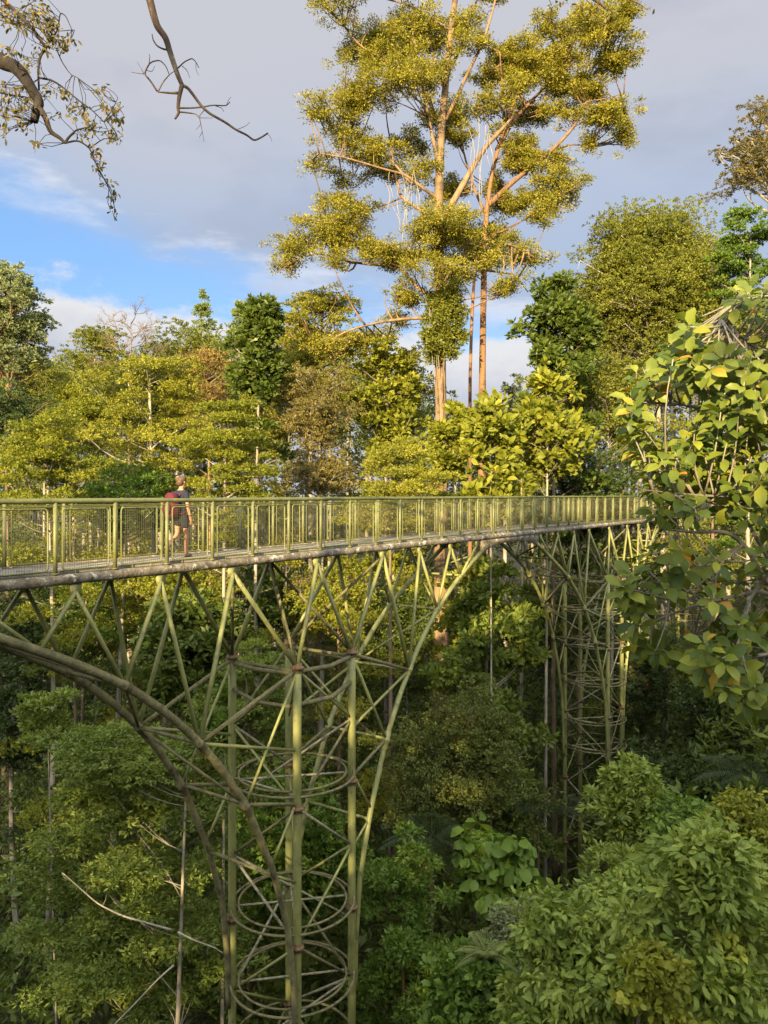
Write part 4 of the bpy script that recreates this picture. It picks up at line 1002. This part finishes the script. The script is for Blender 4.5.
# ------------------------------------------------------------------ sky, sun, camera
SUN_EL, SUN_AZ = math.radians(SUN_EL_DEG), math.radians(SUN_AZ_DEG)    # azimuth: light travels to +Y, turned towards +X
w = bpy.data.worlds.new('World'); bpy.context.scene.world = w; w.use_nodes = True
nt = w.node_tree; N = nt.nodes; L = nt.links; N.clear()
out = N.new('ShaderNodeOutputWorld'); bg = N.new('ShaderNodeBackground'); bg.inputs[1].default_value = SKY_STR
sky = N.new('ShaderNodeTexSky'); sky.sky_type = 'NISHITA'; sky.sun_disc = False
sky.sun_elevation = SUN_EL; sky.sun_rotation = math.pi + SUN_AZ; sky.air_density = 1.0; sky.dust_density = 1.0; sky.ozone_density = 1.5
tc = N.new('ShaderNodeTexCoord'); sep = N.new('ShaderNodeSeparateXYZ'); L.new(tc.outputs['Generated'], sep.inputs[0])
def math_(op, a, b=None, c=None):
    n = N.new('ShaderNodeMath'); n.operation = op
    for i, v in enumerate((a, b, c)):
        if v is None: continue
        if isinstance(v, (int, float)): n.inputs[i].default_value = v
        else: L.new(v, n.inputs[i])
    return n.outputs[0]
def noise(scale, sx=(1, 1, 1), det=6, rough=.55, off=(0, 0, 0)):
    mp = N.new('ShaderNodeMapping'); mp.inputs['Scale'].default_value = sx; mp.inputs['Location'].default_value = off; L.new(tc.outputs['Generated'], mp.inputs[0])
    n = N.new('ShaderNodeTexNoise'); n.inputs['Scale'].default_value = scale; n.inputs['Detail'].default_value = det; n.inputs['Roughness'].default_value = rough
    L.new(mp.outputs[0], n.inputs['Vector']); return n.outputs[0]
def smooth(v, lo, hi):
    n = N.new('ShaderNodeMapRange'); n.interpolation_type = 'SMOOTHSTEP'; n.inputs[1].default_value = lo; n.inputs[2].default_value = hi; L.new(v, n.inputs[0]); return n.outputs[0]
def mixc(f, a, b):
    n = N.new('ShaderNodeMix'); n.data_type = 'RGBA'; L.new(f, n.inputs[0])
    for i, v in ((6, a), (7, b)):
        if isinstance(v, tuple): n.inputs[i].default_value = (*v, 1)
        else: L.new(v, n.inputs[i])
    return n.outputs[2]
G = CLOUD_GAIN
def cc(r, g, b):                       # picture value -> cloud radiance before the background strength
    f = lambda v: ((v / 255 + .055) / 1.055) ** 2.4
    return tuple(f(v) * G for v in (r, g, b))
x, z = sep.outputs[0], sep.outputs[2]
nA = noise(3.2, (1, 1, 2.6)); nB = noise(9, (1, 1, 3.5), 8, .6); nC = noise(5.5, (1, 1, 1.6), 8, .6, (3, 1, 2)); nD = noise(1.8, (1, 1, 1.5), 4, .5, (1, 5, 3))
e = math_('ADD', math_('ADD', z, math_('MULTIPLY', x, .22)), math_('MULTIPLY', math_('SUBTRACT', nA, .5), .16))
e2 = math_('ADD', e, math_('MULTIPLY', math_('SUBTRACT', nB, .5), .06))
over = smooth(e2, .205, .285)
# body of the overcast: bluish and wispy-white low down, lavender grey higher up
body = mixc(smooth(math_('ADD', z, math_('MULTIPLY', math_('SUBTRACT', nD, .5), .25)), .30, .52), cc(178, 196, 224), cc(202, 204, 214))
wisp = smooth(math_('SUBTRACT', nB, math_('MULTIPLY', math_('ABSOLUTE', math_('SUBTRACT', e, .245)), 4.5)), .38, .62)
body = mixc(math_('MULTIPLY', wisp, 1.0), body, cc(222, 227, 240))
shade = smooth(nA, .50, .68)
body = mixc(math_('MULTIPLY', shade, .45), body, cc(170, 178, 198))
blue = mixc(smooth(z, .05, .30), cc(138, 184, 234), cc(116, 168, 232))
clear = N.new('ShaderNodeMix'); clear.data_type = 'RGBA'; clear.inputs[0].default_value = .82; L.new(sky.outputs[0], clear.inputs[6]); L.new(blue, clear.inputs[7])
col = mixc(over, clear.outputs[2], body)
# low cumulus bank
lim = math_('ADD', math_('SUBTRACT', math_('MULTIPLY', nC, .20), math_('MULTIPLY', x, .10)), .115)
bank = smooth(math_('SUBTRACT', lim, z), -.004, .022)
bcol = mixc(smooth(math_('SUBTRACT', lim, z), .01, .10), cc(242, 238, 235), cc(200, 201, 212))
col = mixc(math_('MULTIPLY', bank, .9), col, bcol)
# unseen sky overhead and behind the viewpoint, brightened as added fill for the valley
fill_mask = smooth(math_('ADD', math_('MULTIPLY', z, .9), math_('MULTIPLY', sep.outputs[1], -.8)), .2, .9)
gl = N.new('ShaderNodeMix'); gl.data_type = 'RGBA'; L.new(fill_mask, gl.inputs[0]); L.new(col, gl.inputs[6])
gl.inputs[7].default_value = (*[v * FILL_GAIN for v in cc(214, 216, 214)], 1); col = gl.outputs[2]
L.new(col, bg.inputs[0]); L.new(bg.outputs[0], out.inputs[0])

sd = bpy.data.lights.new('Sun', 'SUN'); sd.energy = SUN_STR; sd.angle = math.radians(.53); sd.color = SUN_COL
so = bpy.data.objects.new('Sun', sd); C.objects.link(so)
dirv = Vector((math.sin(SUN_AZ) * math.cos(SUN_EL), math.cos(SUN_AZ) * math.cos(SUN_EL), -math.sin(SUN_EL)))
so.rotation_euler = dirv.to_track_quat('-Z', 'Y').to_euler(); so.location = (-20, -40, 60)
cam = bpy.data.cameras.new('Camera'); co = bpy.data.objects.new('Camera', cam); C.objects.link(co)
co.location = (0, 0, EZ); co.rotation_euler = (math.radians(90), 0, 0)
cam.sensor_fit = 'VERTICAL'; cam.sensor_height = 36; cam.sensor_width = 27; cam.lens = F / 1024 * 36; cam.shift_y = -(512 - HY) / 1024
cam.clip_start = .05; cam.clip_end = 4000
sc = bpy.context.scene; sc.camera = co
sc.view_settings.view_transform = 'Standard'; sc.view_settings.look = 'None'; sc.view_settings.exposure = EXPO; sc.view_settings.gamma = 1
sc.render.engine = 'CYCLES'
cy = sc.cycles
cy.max_bounces = 7; cy.diffuse_bounces = 4; cy.glossy_bounces = 2; cy.transmission_bounces = 4; cy.transparent_max_bounces = 4
cy.use_adaptive_sampling = True; cy.adaptive_threshold = .015; cy.use_denoising = True
cy.sample_clamp_indirect = 4; cy.caustics_reflective = False; cy.caustics_refractive = False
print('LEAVES', LEAVES)
